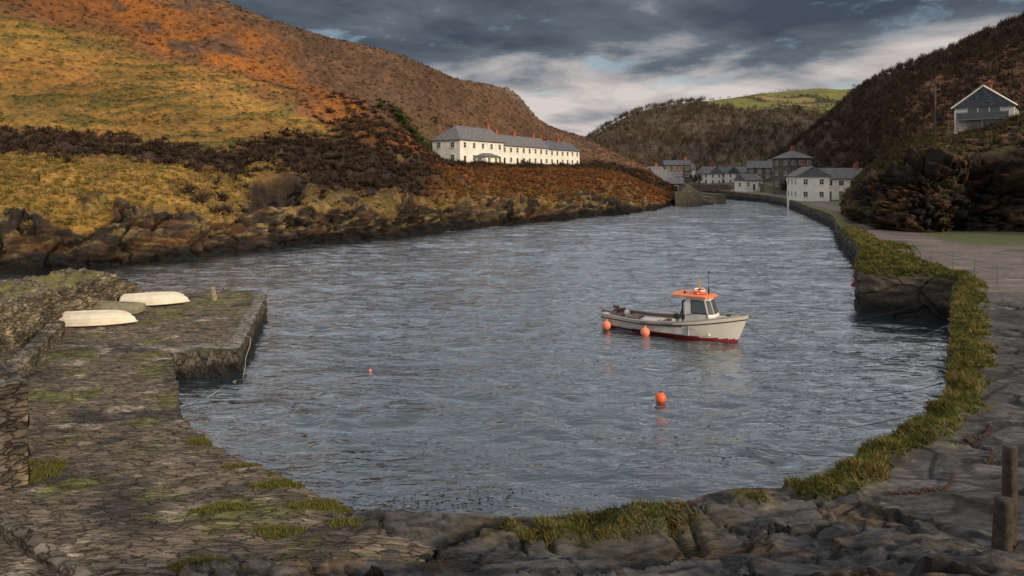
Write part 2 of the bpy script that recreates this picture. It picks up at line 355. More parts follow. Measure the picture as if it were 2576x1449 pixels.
# ---------------------------------------------------------------- right outcrop
oc=[(2120,[(98,1.9),(100,3),(106,3.6),(115,4)]),(2160,[(86,1.9),(87.5,5.4),(100,6.8),(120,7)]),(2220,[(75,1.9),(77,6.8),(100,9.5),(125,11)]),
(2340,[(70,1.9),(72.5,8.8),(95,13),(128,16)]),(2460,[(70,1.9),(73,9.6),(92,14),(125,18)]),(2576,[(69,1.9),(72,9.8),(88,15.8),(120,19)]),(2900,[(60,2.0),(63,9.8),(80,17),(110,21)]),(3600,[(48,2.2),(51,9),(70,18),(100,22)])]
ctrl=[[ray(px,y-.3,z-2.5)for y,z in l[:1]]+[ray(px,y,z) for y,z in l] for px,l in oc]
OP,OS,OT=loft(np.array(ctrl),[40,60,110,120,120,90,40],[6,100,90,24])
ob=np.interp(OS,np.arange(len(oc)),[m[0] for m in oc])
X,Y,Z=OP[...,0],OP[...,1],OP[...,2];n=normals(OP)
wz=fbm(X/6,Y/6,Z/4,oct=4);strata=Z*.9+X*.30+wz*1.2;fr=strata-np.floor(strata);fr=np.where(fr<.85,fr/.85,(1-fr)/.15)
cr=np.abs(fbm(X/3.5,Y/3.5,Z/3+9,oct=4))
ro=(1-sstep(2.15,2.4,OT+.5*fbm(X/6,Y/6,Z/6,oct=3)))*sstep(2130,2170,ob)
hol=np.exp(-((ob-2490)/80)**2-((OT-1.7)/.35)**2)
foot=sstep(1.0,1.15,OT)
ds=ro*foot*(2.0*fbm(X/6,Y/6,Z/5,oct=6,g=.58)+.9*fr-1.2*(1-sstep(0,.12,cr)))+(1-ro)*.5*np.abs(fbm(X/2.5,Y/2.5,Z/2.5,oct=3))-3.0*hol
hp=np.array([67.5,97.0])
flatm=1-sstep(6,10,np.hypot(X-hp[0],Y-hp[1]))
OP=OP+n*(ds*(1-flatm))[...,None];OP[...,2]=lerp(OP[...,2],13.4,flatm)
cn=fbm(X/2.5,Y/2.5,Z/2.5,oct=4)
C=np.zeros(OP.shape)+np.array([.075,.05,.03]);C=mixc(C,(.13,.075,.035),sstep(0,.5,cn));C=mixc(C,(.08,.085,.025),sstep(.2,.6,-cn)*(1-ro)*.6)
rc=mixc(np.zeros(OP.shape)+np.array([.04,.03,.025]),(.15,.08,.04),sstep(0,.5,cn));rc=mixc(rc,(.11,.09,.035),sstep(.2,.5,fbm(X/4+9,Y/4,Z/3))*.7)
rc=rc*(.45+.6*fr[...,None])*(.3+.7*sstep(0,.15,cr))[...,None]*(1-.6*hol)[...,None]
C=C+(rc-C)*ro[...,None]
grid_obj('rock_outcrop',OP,M_hill,C)
p=sample(OP,3200,(1-ro*.92)*(OT>1.2)*(1-flatm)*(ob<2900))
bushes('outcrop_scrub',p,.35+.5*rng.random(len(p)),26,np.array([[.11,.07,.04],[.13,.095,.03],[.07,.05,.035],[.08,.085,.03]]),.14,M_grass)

# ---------------------------------------------------------------- right quay / foreground rocks
Q=[((-2.7,11.8),(-3.1,10.8),(-3.8,9.3),(-5.2,4.5),0,2.15),
((-1.2,11.7),(-1.4,10.6),(-1.9,9),(-2.6,3.5),0,2.2),
((.7,11.55),(.7,10.5),(.8,8.8),(.8,3.2),0,2.2),
((2.65,11.8),(2.8,10.7),(3.2,8.9),(3.6,3.2),0,2.3),
((4.0,12.4),(4.4,11.2),(5.2,9),(6.4,3.2),0,2.3),
((5.2,12.55),(5.7,11.9),(8,9),(12,3),.6,2.25),
((7.2,14),(7.75,13.4),(11,10.2),(20,4),1,2.2),
((9.3,15.8),(9.95,15.15),(14,12.2),(27,8),1,2.2),
((11.3,17.8),(12.1,17.25),(17,15),(32,12),1,2.2),
((13.9,21.6),(14.8,21.05),(20.5,19),(38,17),1,2.2),
((17.9,27.7),(18.9,27.0),(25,25.2),(44,25),1,2.2),
((21.5,33.2),(22.6,32.6),(29,31.2),(50,33),1,2.2),
((24,37),(25.0,36.9),(31,37),(54,42),1,2.2),
((20.3,39.8),(24.8,41.8),(32,43),(55,50),1,2.2),
((23.4,45.8),(28.0,47),(34,49),(56,56),1,2.2),
((27,52.8),(30.0,53.2),(36.5,56),(56,62),1,2.1),
((31.3,62.4),(33.3,62),(38.5,62.3),(58,70),1,2.0),
((38.6,80.8),(40.4,80.2),(44.5,80),(66,86),1,2.0),
((48.6,104),(50.3,103.4),(54,103),(82,108),1,1.9),
((57,131),(58.7,130.6),(62,130.4),(95,138),1,1.8),
((65,157),(66.6,156.8),(70,156.6),(105,160),1,1.8),
((71.7,183),(73,183),(76.5,183.5),(115,188),1,1.9),
((74.5,205),(76,206),(79.5,207),(118,212),1,2.0),
((72.5,228),(74,230),(78,232),(120,236),1,2.4),
((70,250),(72,252),(78,256),(120,262),1,3.2)]
ctrl=[];ns=[]
for e,g,pp,o,k,zt in Q:
    z=[zt,zt+.15,zt+.25+.5*(1-k),zt+.45+1.3*(1-k)] if k<1 else [zt,zt+.06,zt+.08,zt+.35]
    ctrl.append([(e[0],e[1],-1.2),(e[0]+.02,e[1],zt*.45),(e[0],e[1],zt),(g[0],g[1],z[1]),(pp[0],pp[1],z[2]),(o[0],o[1],z[3])])
for i in range(len(Q)-1):
    a=np.array(Q[i][0]);b=np.array(Q[i+1][0]);dd=.0042*np.hypot(*((a+b)/2))
    ns.append(int(max(8,np.hypot(*(b-a))/dd)))
QP,QS,QT=loft(np.array(ctrl),ns,[10,12,26,84,70])
kind=np.interp(QS,np.arange(len(Q)),[q[4] for q in Q])
X,Y,Z=QP[...,0].copy(),QP[...,1].copy(),QP[...,2].copy();n=normals(QP)
dist=np.hypot(X,Y)
cn=fbm(X*1.1,Y*1.1,Z,oct=4);rockz=1-sstep(.35,.9,kind)
def ledges(f,sharp=.9):
    fl=np.floor(f);q=f-fl;return fl+sstep(sharp,1,q)*1.0+q*.15*(q<sharp)
wx=X+.5*fbm(X/1.5,Y/1.5,oct=3);wy=Y+.5*fbm(X/2+7,Y/1.2,oct=3)
f1=1.1*fbm(wx/3.2,wy/1.6,oct=3)+.22*X-.75*Y
f1b=f1*1.15;L1=ledges(f1b)-f1b
f2=f1*4.3+.5*fbm(X*1.5,Y*2.5,oct=3);L2=ledges(f2,.78)-f2
crk=np.abs(fbm(wx/1.6+3,wy/2.2,oct=3));joint=1-sstep(0,.05,crk)
relm=rockz*sstep(1.97,2.25,QT)
rel=relm*(.38*L1+.075*L2+.05*fbm(X*2,Y*6,oct=4)+.35*fbm(X/4,Y/3,oct=2)-.16*joint)
gm=np.where(kind>.5,sstep(1.95,2.05,QT)*(1-sstep(2.75,3.02,QT+.3*cn)),0)
gb=np.exp(-((X-1.35)/1.45)**2-((Y-11.25)/.38)**2)
gm=np.maximum(gm,rockz*gb*1.3*(1+.5*cn))
gm=np.maximum(gm,rockz*.9*np.exp(-((X-4.1)/.4)**2-((Y-11.8)/.16)**2))
gm=np.clip(gm,0,1)
mound=gm*(.05+.22*np.clip(fbm(X/1.1,Y/1.1,oct=3)+.3,0,1))*np.clip(kind+.4,0,1)+rockz*.32*np.exp(-((X-2.1)/.8)**2-((Y-11.3)/.45)**2)*sstep(1.95,2.2,QT)
head=np.exp(-((X-25)/5)**2-((Y-45)/6.5)**2)*sstep(1.9,2.3,QT)*(1-sstep(2.9,3.1,QT))
wallm=1-sstep(1.95,2.03,QT)
rip=sstep(2.95,3.2,QT)*(1-rockz)*(dist<60)
slatezone=1-sstep(30,36,Y+2*cn)
g1=(.9*fbm(X/2.5,Y/2.5,oct=3)+.6*Y-.28*X)*1.0;G1=ledges(g1)-g1
g2=g1*4+.6*fbm(X*1.2,Y*1.2,oct=3);G2=ledges(g2,.8)-g2
ramp_=.10+.14*sstep(3.6,4.1,QT)*(dist<26)
QP[...,2]+=rel+mound+1.0*head+rip*slatezone*(ramp_*G1+.035*G2+.05*fbm(X,Y,oct=4)+.03)
jit=(wallm*.18)*(fbm(X*1.3,Y*1.3,Z*3,oct=4)+.3*(perlin(X*3,Y*3,Z*7)>.05))
QP+=n*jit[...,None]
C=np.zeros(QP.shape)+np.array([.088,.083,.082])
C=mixc(C,(.042,.038,.036),sstep(0,.4,cn)*.85);C=mixc(C,(.18,.165,.15),sstep(.3,.6,-cn)*.6)
C=mixc(C,(.15,.095,.05),rockz*sstep(.1,.5,fbm(X/2+9,Y/1.2,oct=4))*.8)
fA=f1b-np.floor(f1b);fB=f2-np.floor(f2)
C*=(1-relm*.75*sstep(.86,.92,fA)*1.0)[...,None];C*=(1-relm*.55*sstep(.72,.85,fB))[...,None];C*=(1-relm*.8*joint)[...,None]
gA=g1-np.floor(g1);gB=g2-np.floor(g2);sz=rip*slatezone
C*=(1-sz*.7*sstep(.86,.92,gA))[...,None];C*=(1-sz*.5*sstep(.78,.88,gB))[...,None]
road=(1-slatezone)*sstep(2.95,3.1,QT)
C=mixc(C,(.16,.125,.11),road);C=mixc(C,(.23,.175,.15),road*sstep(0,.6,fbm(X/5,Y/1.5,oct=4))*(Y<75))
C=mixc(C,(.09,.08,.075),road*sstep(.1,.5,fbm(X/4+20,Y/1.2,oct=4))*(Y<75))
far=sstep(4.0,4.15,QT+.1*cn)*sstep(52,58,Y+cn*3);C=mixc(C,(.085,.10,.03),far*.9)
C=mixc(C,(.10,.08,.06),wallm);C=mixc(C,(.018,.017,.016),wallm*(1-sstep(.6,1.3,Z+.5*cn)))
C=mixc(C,(.12,.115,.033),gm)
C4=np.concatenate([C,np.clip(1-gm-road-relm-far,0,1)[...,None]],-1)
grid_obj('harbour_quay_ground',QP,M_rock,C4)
gw=gm*(gm>.35)*np.clip((60/np.maximum(dist,10))**1.2,0,6)
p=sample(QP,80000,gw*(Y<75))
cl=fbm(p[:,0]*1.6,p[:,1]*1.6,oct=3)
dd=np.hypot(p[:,0],p[:,1])
L=(.04+.08*rng.random(len(p))+.11*np.clip(cl,0,1))*(1+dd/50)
dr=rng.normal(size=(len(p),3))*.5;dr[:,2]=.6;dr[:,0]+=1.1*perlin(p[:,0]*1.7,p[:,1]*1.7)-.25;dr[:,1]+=1.1*perlin(p[:,0]*1.7+40,p[:,1]*1.7)
dr/=np.linalg.norm(dr,axis=1)[:,None]
mx_=sstep(-.15,.55,cl+.3*rng.normal(size=len(p)))[:,None]
cg=np.array([.105,.12,.028])*(1-mx_)+np.array([.25,.19,.065])*mx_
cg=cg*(.6+.7*rng.random((len(p),1)))
blades('grass_verge',p-np.array([0,0,.02]),p+dr*L[:,None],.009+.001*dd,cg,M_grass)

# ---------------------------------------------------------------- left slipway
Lc=[((-13.3,26.7,1.0),(-16.5,29,1.0),(-21.5,31,1.0)),((-12.0,24.2,1.05),(-15,25,1.05),(-21,26,1.1)),((-10.6,21.6,1.2),(-14,21.5,1.2),(-20,20,1.3)),
((-9.2,18.9,1.4),(-12.5,18,1.45),(-19,15,1.6)),((-7.7,16.8,1.6),(-11,15.2,1.7),(-18,11,1.9)),((-6.1,15,1.8),(-9.2,12.5,1.9),(-15,8,2.1)),
((-4.6,13.6,2.0),(-7,10.8,2.1),(-11,6,2.3)),((-3.3,12.4,2.1),(-5.2,9.8,2.2),(-8,4.5,2.45)),((-2.3,11.6,2.1),(-3.6,8.8,2.25),(-5,3.5,2.5)),((-1.2,10.9,2.0),(-2,8.5,2.15),(-3,3.5,2.4))]
ctrl=[[(a[0],a[1],-1.2),a,b,c] for a,b,c in Lc]
LP,LS,LT=loft(np.array(ctrl),[40,42,50,46,40,38,36,30,24],[12,90,80])
def ramp_finish(P,T,edge_t=1):
    X,Y,Z=P[...,0].copy(),P[...,1].copy(),P[...,2].copy()
    cn=fbm(X*.9,Y*1.4,oct=4);top=sstep(edge_t-.01,edge_t+.02,T)
    P[...,2]+=top*(.06*fbm(X/2,Y/2,oct=3)+.05*fbm(X*2,Y*8,oct=3))
    n=normals(P);P+=n*((1-top)*.14*fbm(X*2,Y*2,Z*5,oct=3))[...,None]
    P[...,:2]+=(top*np.exp(-((T-edge_t)/.03)**2)*.14*fbm(X*2,Y*2,oct=3))[...,None]
    C=np.zeros(P.shape)+np.array([.155,.118,.085])
    C=mixc(C,(.07,.058,.047),sstep(0,.5,fbm(X/2.2,Y/2.2,oct=4)));C=mixc(C,(.34,.275,.205),sstep(.3,.6,fbm(X/1.3+7,Y*1.1,oct=5))*.85)
    C=mixc(C,(.13,.125,.03),sstep(.05,.5,fbm(X/1.8+30,Y/1.8,oct=4))*.75)
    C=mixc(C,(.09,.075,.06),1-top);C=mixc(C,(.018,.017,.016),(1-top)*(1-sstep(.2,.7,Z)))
    return C,cn
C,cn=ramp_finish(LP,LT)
X,Y=LP[...,0],LP[...,1]
gl=np.zeros(X.shape)
for cx,cy,rx,ry in [(-7.25,16.2,.4,.3),(-4.5,13.1,.5,.18),(-3.3,12.15,.9,.22),(-2.5,11.5,.6,.2),(-5.6,14.2,.4,.15),(-10.2,14.3,.75,.7),(-5.2,12.1,.5,.2),(-3.8,11.2,.4,.15),(-4.6,10.2,.5,.2)]:
    gl=np.maximum(gl,np.exp(-((X-cx)/rx)**2-((Y-cy)/ry)**2))
gl=np.clip((gl*(LT>1)*(1+.8*cn))*1.3,0,1);C=mixc(C,(.11,.105,.03),gl*sstep(.3,.6,gl))
C4=np.concatenate([C,np.clip(1-sstep(.3,.6,gl),0,1)[...,None]],-1)
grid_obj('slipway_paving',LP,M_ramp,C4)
p=sample(LP,16000,(gl>.45)*gl*(LT>1))
dr=rng.normal(size=(len(p),3))*.5;dr[:,2]=.6;dr/=np.linalg.norm(dr,axis=1)[:,None]
cg=np.array([[.12,.13,.03]])*(.6+.7*rng.random((len(p),1)))+np.array([[.14,.08,.03]])*(rng.random((len(p),1))**2)
blades('grass_tuft',p-np.array([0,0,.02]),p+dr*(.03+.08*rng.random((len(p),1))),.018,cg,M_grass)
ring=[(-13.3,26.7),(-11,27.6),(-11.9,31),(-12.9,34.6),(-13.8,38.1),(-14.4,40),(-15.7,41.5),(-18,41),(-21.5,39.8),(-23,36),(-22.5,31),(-18,28.5),(-13.3,26.7)]
rs=[];
for i in range(len(ring)-1):
    a=np.array(ring[i]);b=np.array(ring[i+1]);m=max(2,int(np.hypot(*(b-a))/.12))
    for j in range(m):rs.append(a+(b-a)*j/m)
rs.append(np.array(ring[-1]));rs=np.array(rs);cen=np.array([-17,34.5])
rows=[];ts=[]
for z in np.linspace(-1.2,1.0,14):rows.append(np.c_[rs,np.full(len(rs),z)]);ts.append((z+1.2)/2.2*.99)
for f in np.linspace(.012,1,80):rows.append(np.c_[rs+(cen-rs)*f,np.full(len(rs),1.0+.012*(f<2))]);ts.append(1+f)
PP=np.stack(rows,1);PT=np.tile(np.array(ts),(len(rs),1))
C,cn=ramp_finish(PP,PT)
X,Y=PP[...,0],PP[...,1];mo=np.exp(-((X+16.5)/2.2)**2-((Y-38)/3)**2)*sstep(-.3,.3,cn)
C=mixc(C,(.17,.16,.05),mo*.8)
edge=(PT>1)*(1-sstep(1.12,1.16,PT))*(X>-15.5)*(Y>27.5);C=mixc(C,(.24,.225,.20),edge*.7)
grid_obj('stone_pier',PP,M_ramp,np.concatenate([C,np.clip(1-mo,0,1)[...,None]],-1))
def wall_loft(name,sections,ns,nt,mat,amp=.12,grass=True,colr=(.17,.14,.095),grow=(2,3),caps=False):
    secs=np.array(sections,float)
    def deco(P,T,nrm):
        X,Y,Z=P[...,0].copy(),P[...,1].copy(),P[...,2].copy()
        P=P+nrm*(amp*fbm(X*1.4,Y*1.4,Z*2.5,oct=4)+amp*.7*(perlin(X*3,Y*3,Z*6)>.1))[...,None]
        cn=fbm(X,Y,Z*1.5,oct=4);C=np.zeros(P.shape)+np.array(colr);C=mixc(C,np.array(colr)*.45,sstep(0,.6,cn));C=mixc(C,(.30,.24,.14),sstep(.2,.7,-cn)*.6)
        gm=sstep(grow[0]+.05,grow[0]+.2,T)*(1-sstep(grow[1]-.2,grow[1],T)) if grass else np.zeros(T.shape)
        gm=gm*sstep(-.3,.2,fbm(X/1.3,Y/1.3,oct=3));C=mixc(C,(.16,.14,.045),gm)
        return P,np.concatenate([C,(1-gm)[...,None]],-1)
    P,S,T=loft(secs,ns,nt);P2,C=deco(P,T,normals(P));o=grid_obj(name,P2,mat,C)
    if caps:
        for k in (0,-1):
            E=P[k];m=len(E);half=m//2
            A=E[:half+1];B=E[::-1][:half+1]
            u=np.linspace(0,1,12)[:,None,None];G_=A[None]*(1-u)+B[None]*u
            dd_=secs[0].mean(0)-secs[-1].mean(0);dd_/=np.linalg.norm(dd_);dd_=dd_*(1 if k==0 else -1)
            G2,C2=deco(G_,np.zeros(G_.shape[:2]),np.zeros(G_.shape)+dd_)
            q=grid_obj('end_face',G2,mat,C2);q.parent=o
    return o
wall_loft('outer_harbour_wall',[
 [(-21.0,39.9,.5),(-21.2,40,.9),(-21.6,40.1,1.0),(-22.3,40.6,1),(-22.6,41,-1.2)],
 [(-20.8,37.6,.5),(-21.0,37.9,1.5),(-21.4,38.2,1.9),(-23.2,39.6,1.9),(-23.8,40.4,-1.2)],
 [(-20.7,35,.5),(-21.0,35.2,1.9),(-21.3,35.6,2.6),(-24.2,37.6,2.6),(-25,38.4,-1.2)],
 [(-20.3,30,.5),(-20.7,30.6,1.9),(-20.9,31.1,2.6),(-25.4,34,2.6),(-26.4,34.6,-1.2)],
 [(-19.6,26,.5),(-20.3,26.8,1.9),(-20.7,27.4,2.65),(-25.4,29.5,2.65),(-26.6,30,-1.2)],
 [(-19,20,.5),(-19.8,20.5,1.9),(-20.2,21,2.7),(-25,23,2.7),(-26,23,-1.2)],
 [(-18.5,10,.5),(-19.3,10,1.9),(-19.8,10,2.7),(-25,10,2.7),(-26,10,-1.2)]],[14,24,40,36,40,40],[18,18,30,14],M_wall,.2)
def slab_wall(name,a,b,w,z0,z1,amp=.06,grass=False,z1b=None,colr=(.15,.125,.09)):
    a=np.array(a,float);b=np.array(b,float);d_=(b-a)/np.linalg.norm(b-a);nr=np.array([-d_[1],d_[0]])*w/2;z1b=z1b or z1
    secs=[];K=4
    for i in range(K+1):
        t=i/K;c=a+(b-a)*t;z=lerp(z1,z1b,t)
        secs.append([(c[0]-nr[0],c[1]-nr[1],z0),(c[0]-nr[0],c[1]-nr[1],z),(c[0],c[1],z+.03),(c[0]+nr[0],c[1]+nr[1],z),(c[0]+nr[0],c[1]+nr[1],z0)])
    L_=np.linalg.norm(b-a)
    return wall_loft(name,secs,[max(4,int(L_/K/.08))]*K,[24,6,6,24],M_wall,amp,grass,colr,(1,3),True)
slab_wall('low_stone_wall',(-20,30),(-15.7,21),.55,.4,1.55,z1b=1.75)
slab_wall('stone_wall',(-9.9,13.45),(-15,17.8),.6,1.2,3.85,amp=.05,colr=(.11,.09,.07))
slab_wall('stone_kerb',(-10.6,13.0),(-5.0,8.9),.22,1.6,2.12,amp=.03,z1b=2.34,colr=(.20,.16,.12))

# ---------------------------------------------------------------- water (modelled ripples) / ground
yy=[6.];
while yy[-1]<330:yy.append(yy[-1]*1.0034+.002)
yy=np.array(yy)
bb=np.concatenate([np.linspace(-2.6,-.86,40)[:-1],np.linspace(-.86,.86,640),np.linspace(.86,2.6,40)[1:]])
BB,YY=np.meshgrid(bb,yy,indexing='ij');WX=BB*YY;WY=YY
def wave(ang,lx,ly,off,wp):
    c,s=math.cos(ang),math.sin(ang);u=(WX*c+WY*s);v=(-WX*s+WY*c)
    u=u+wp*perlin(WX/4+off,WY/4);v=v+wp*perlin(WX/3-off,WY/3)
    fade=1-sstep(.25,.6,np.hypot(WX,WY)*.0034/ly)
    return perlin(u/lx+off,v/ly-off),fade
WZ=np.zeros(WX.shape)
for ang,lx,ly,a,off,wp in [(-.22,3.4,1.2,.15,1.3,.5),(.16,2.3,.8,.095,7.7,.4),(-.45,1.5,.48,.05,3.1,.3),(.35,.9,.3,.022,5.9,.2),(-.1,9,3.4,.14,9.9,1.)]:
    r,f=wave(ang,lx,ly,off,wp);WZ+=a*(r-.35*np.abs(r))*f
gust=.75+.5*sstep(-.3,.4,fbm(WX/14,WY/9,oct=3));near=.55+.45*sstep(12,24,WY)
WZ*=gust*near
m,nt,p=newmat('harbour_water')
tc_=nd(nt,'ShaderNodeTexCoord').outputs['Object']
p.inputs['Base Color'].default_value=(.020,.034,.042,1);p.inputs['Roughness'].default_value=.08;p.inputs['IOR'].default_value=1.34
mpB=nd(nt,'ShaderNodeMapping',{'Vector':tc_,'Scale':(.5,1.6,1),'Rotation':(0,0,-.15)}).outputs[0]
b=nd(nt,'ShaderNodeTexNoise',{'Vector':mpB,'Scale':1.8,'Detail':3.,'Roughness':.55,'Distortion':.5}).outputs[0]
bmp=nd(nt,'ShaderNodeBump',{'Height':b,'Distance':.12,'Strength':1.}).outputs[0]
nt.links.new(bmp,p.inputs['Normal'])
gl_=nd(nt,'ShaderNodeBsdfGlossy',{'Color':(.86,.90,.95,1),'Roughness':.07,'Normal':bmp})
fz=nd(nt,'ShaderNodeFresnel',{'IOR':1.34,'Normal':bmp}).outputs[0]
ff=nd(nt,'ShaderNodeMapRange',{'Value':fz,1:.02,2:.55,3:.07,4:.95}).outputs[0]
ms=nd(nt,'ShaderNodeMixShader',{0:ff,1:p.outputs[0],2:gl_.outputs[0]})
nt.links.new(ms.outputs[0],[q for q in nt.nodes if q.type=='OUTPUT_MATERIAL'][0].inputs[0])
grid_obj('water',np.stack([WX,WY,WZ],-1),m)
def plane(name,x0,x1,y0,y1,z,mat):
    return obj_from(name,[(x0,y0,z),(x1,y0,z),(x1,y1,z),(x0,y1,z)],[(0,1,2,3)],mat,smooth=False)
plane('ground',-4000,4000,-4000,4000,-2.5,flat('rough_pasture',(.08,.08,.035),.95,.05,.3))
pw=[]
for cx,cy,sx,sy,k in [(-3.0,16.2,1.5,.3,150),(-1.6,16.6,.9,.2,70),(-.2,17.0,1.2,.25,60),(4.2,20.5,1.4,.2,40),(6.2,19.2,.8,.15,30),(7.4,21.6,1.2,.2,30)]:
    pw.append(np.c_[cx+rng.normal(size=k)*sx,cy+rng.normal(size=k)*sy,np.full(k,.04)])
pw=np.concatenate(pw);dw=rng.normal(size=pw.shape)*[.09,.06,.01];dw[:,2]=np.abs(dw[:,2])
blades('floating_seaweed',pw,pw+dw,.03,np.full(pw.shape,1.)*[.03,.022,.012],M_grass)
gx,gy=np.meshgrid(np.linspace(0,1,80),np.linspace(0,1,80),indexing='ij')
def sheet(name,x0a,x1a,x0b,x1b,y0,y1,z0,z1,col):
    Y=lerp(y0,y1,gy);X=lerp(lerp(x0a,x0b,gy),lerp(x1a,x1b,gy),gx)
    Z=lerp(z0,z1,gy)+.25*fbm(X/9,Y/9,oct=3)-4*(gx<.001)-4*(gx>.999)-4*(gy<.001)
    C=np.zeros(X.shape+(3,))+np.array(col);C=mixc(C,(.12,.11,.06),sstep(-.2,.4,fbm(X/7,Y/7,oct=3)))
    grid_obj(name,np.stack([X,Y,Z],-1),M_hill,C)
sheet('village_ground',35,58,44,62,192,252,1.8,3.6,(.13,.10,.07))
sheet('village_ground',10,140,10,150,250,320,3.6,9,(.12,.10,.06))
sheet('village_ground',82,150,84,150,192,256,2.4,7,(.13,.12,.08))

# ---------------------------------------------------------------- mesh builder
class MB:
    def __init__(s):s.v=[];s.f=[];s.m=[]
    def add(s,vs,fs,mi=0,M=None):
        k=len(s.v)
        for v in vs:s.v.append(tuple(M@Vector(v)) if M else tuple(v))
        for f in fs:s.f.append(tuple(i+k for i in f));s.m.append(mi)
    def box(s,c,sz,mi=0,M=None):
        x,y,z=[q/2 for q in sz]
        vs=[(c[0]+a*x,c[1]+b*y,c[2]+d*z) for a in(-1,1) for b in(-1,1) for d in(-1,1)]
        s.add(vs,[(0,1,3,2),(4,6,7,5),(0,4,5,1),(2,3,7,6),(0,2,6,4),(1,5,7,3)],mi,M)
    def cyl(s,a,b,r,r2=None,mi=0,n=10):
        a=Vector(a);b=Vector(b);r2=r if r2 is None else r2;q=(b-a).to_track_quat('Z','Y').to_matrix()
        vs=[a+q@Vector((r*math.cos(t*6.2832/n),r*math.sin(t*6.2832/n),0)) for t in range(n)]+[b+q@Vector((r2*math.cos(t*6.2832/n),r2*math.sin(t*6.2832/n),0)) for t in range(n)]
        s.add(vs,[(i,(i+1)%n,n+(i+1)%n,n+i) for i in range(n)]+[tuple(range(n))[::-1],tuple(range(n,2*n))],mi)
    def torus(s,c,R,r,M=None,mi=0,n=20,k=8,mif=None,sy=1):
        vs=[];fs=[]
        for i in range(n):
            a=i*6.28318/n
            for j in range(k):
                b=j*6.28318/k;vs.append((c[0]+(R+r*math.cos(b))*math.cos(a),c[1]+(R+r*math.cos(b))*math.sin(a)*sy,c[2]+r*math.sin(b)))
        for i in range(n):
            for j in range(k):
                fs.append((i*k+j,((i+1)%n)*k+j,((i+1)%n)*k+(j+1)%k,i*k+(j+1)%k))
        kk=len(s.v)
        for v in vs:s.v.append(tuple(M@Vector(v)) if M else v)
        for q,f in enumerate(fs):s.f.append(tuple(i+kk for i in f));s.m.append(mif(q//k) if mif else mi)
    def sphere(s,c,r,mi=0,n=20,m=12,sz=1):
        vs=[];
        for i in range(m+1):
            p=math.pi*i/m
            for j in range(n):
                a=6.28318*j/n;vs.append((c[0]+r*math.sin(p)*math.cos(a),c[1]+r*math.sin(p)*math.sin(a),c[2]+r*sz*math.cos(p)))
        s.add(vs,[(i*n+j,(i+1)*n+j,(i+1)*n+(j+1)%n,i*n+(j+1)%n) for i in range(m) for j in range(n)],mi)
    def obj(s,name,mats,parent=None,smooth=False):
        return obj_from(name,s.v,s.f,mats,None,smooth,s.m,parent)
def empty(name,loc=(0,0,0),rot=0):
    e=bpy.data.objects.new(name,None);scene.collection.objects.link(e);e.location=loc;e.rotation_euler=(0,0,rot);e.empty_display_size=.3;return e

# ---------------------------------------------------------------- houses
def house(name,loc,rot,L,D,h,rh,wall,roof,cols=3,floors=2,chim=(),hip=(0,0),door=True,base=2.5,win=(.9,1.15),sides=(1,1),trim=None,back=False):
    e=empty(name,loc,rot);W=MB();W.box((0,0,(h-base)/2),(L,D,h+base))
    for sx,hp_ in ((-1,hip[0]),(1,hip[1])):
        if not hp_:W.add([(sx*L/2,-D/2,h),(sx*L/2,D/2,h),(sx*L/2,0,h+rh-.02)],[(0,1,2)])
    W.obj('walls',[wall],e)
    R=MB();ov=.28;t=.16;zl=h-rh*ov/(D/2)
    xl=-L/2-ov;xr=L/2+ov;il=xl+(D/2 if hip[0] else 0);ir=xr-(D/2 if hip[1] else 0)
    vs=[(xl,-D/2-ov,zl),(xr,-D/2-ov,zl),(xr,D/2+ov,zl),(xl,D/2+ov,zl),(il,0,h+rh),(ir,0,h+rh)]
    vs+=[(a,b,c+t) for a,b,c in vs]
    R.add(vs,[(0,1,5,4),(2,3,4,5),(6,10,11,7),(8,11,10,9),(6,9,10),(7,11,8)] + [(0,6,7,1),(2,8,9,3),(0,3,9,6),(1,7,8,2)] + ([(0,4,3)] if hip[0] else [(0,4,10,6),(3,9,10,4)])+([(1,2,5)] if hip[1] else [(1,7,11,5),(2,5,11,8)]))
    R.obj('roof',[roof],e)
    F=MB();G=MB()
    def window(M,w,hh):
        F.box((0,-.03,0),(w+.16,.06,hh+.16),0,M);G.box((0,-.065,0),(w,.03,hh),0,M)
        F.box((0,-.085,0),(.05,.02,hh),0,M);F.box((0,-.087,0),(w,.02,.05),0,M);F.box((0,-.09,-hh/2-.1),(w+.25,.18,.06),0,M)
    fh=h/floors
    for fl in range(floors):
        for i in range(cols):
            x=-L/2+L*(i+.5)/cols
            if back:window(Matrix.Translation((x,D/2,fl*fh+fh*.56))@Matrix.Rotation(math.pi,4,'Z'),*win)
            if door and fl==0 and i%2==cols//2%2 and cols>1:
                F.box((x,-D/2-.04,1.05),(1.05,.08,2.1));G.box((x,-D/2-.09,1.0),(.85,.03,1.95));continue
            window(Matrix.Translation((x,-D/2,fl*fh+fh*.56)),*win)
        ne=max(1,int(D/3.2))
        for sx in (-1,1):
            if not sides[0 if sx<0 else 1]:continue
            for i in range(ne):
                y=-D/2+D*(i+.5)/ne
                Mx=Matrix.Translation((sx*L/2,y,fl*fh+fh*.56))@Matrix.Rotation(math.pi/2*sx,4,'Z')
                window(Mx,*win)
    F.obj('window_frames',[trim or M_white],e);G.obj('window_panes',[M_glass],e)
    Gt=MB();Gt.cyl((-L/2,-D/2-ov-.05,zl+.05),(L/2,-D/2-ov-.05,zl+.05),.06);Gt.obj('gutter',[M_dark],e)
    if chim:
        Cm=MB()
        for cx in chim:
            Cm.box((cx,0,h+rh+.35),(1.1,.6,1.7));Cm.box((cx,0,h+rh+1.23),(1.25,.75,.12))
            for q in(-.3,.3):Cm.cyl((cx+q,0,h+rh+1.25),(cx+q,0,h+rh+1.7),.13,.11)
        Cm.obj('chimneys',[M_brick],e)
    return e
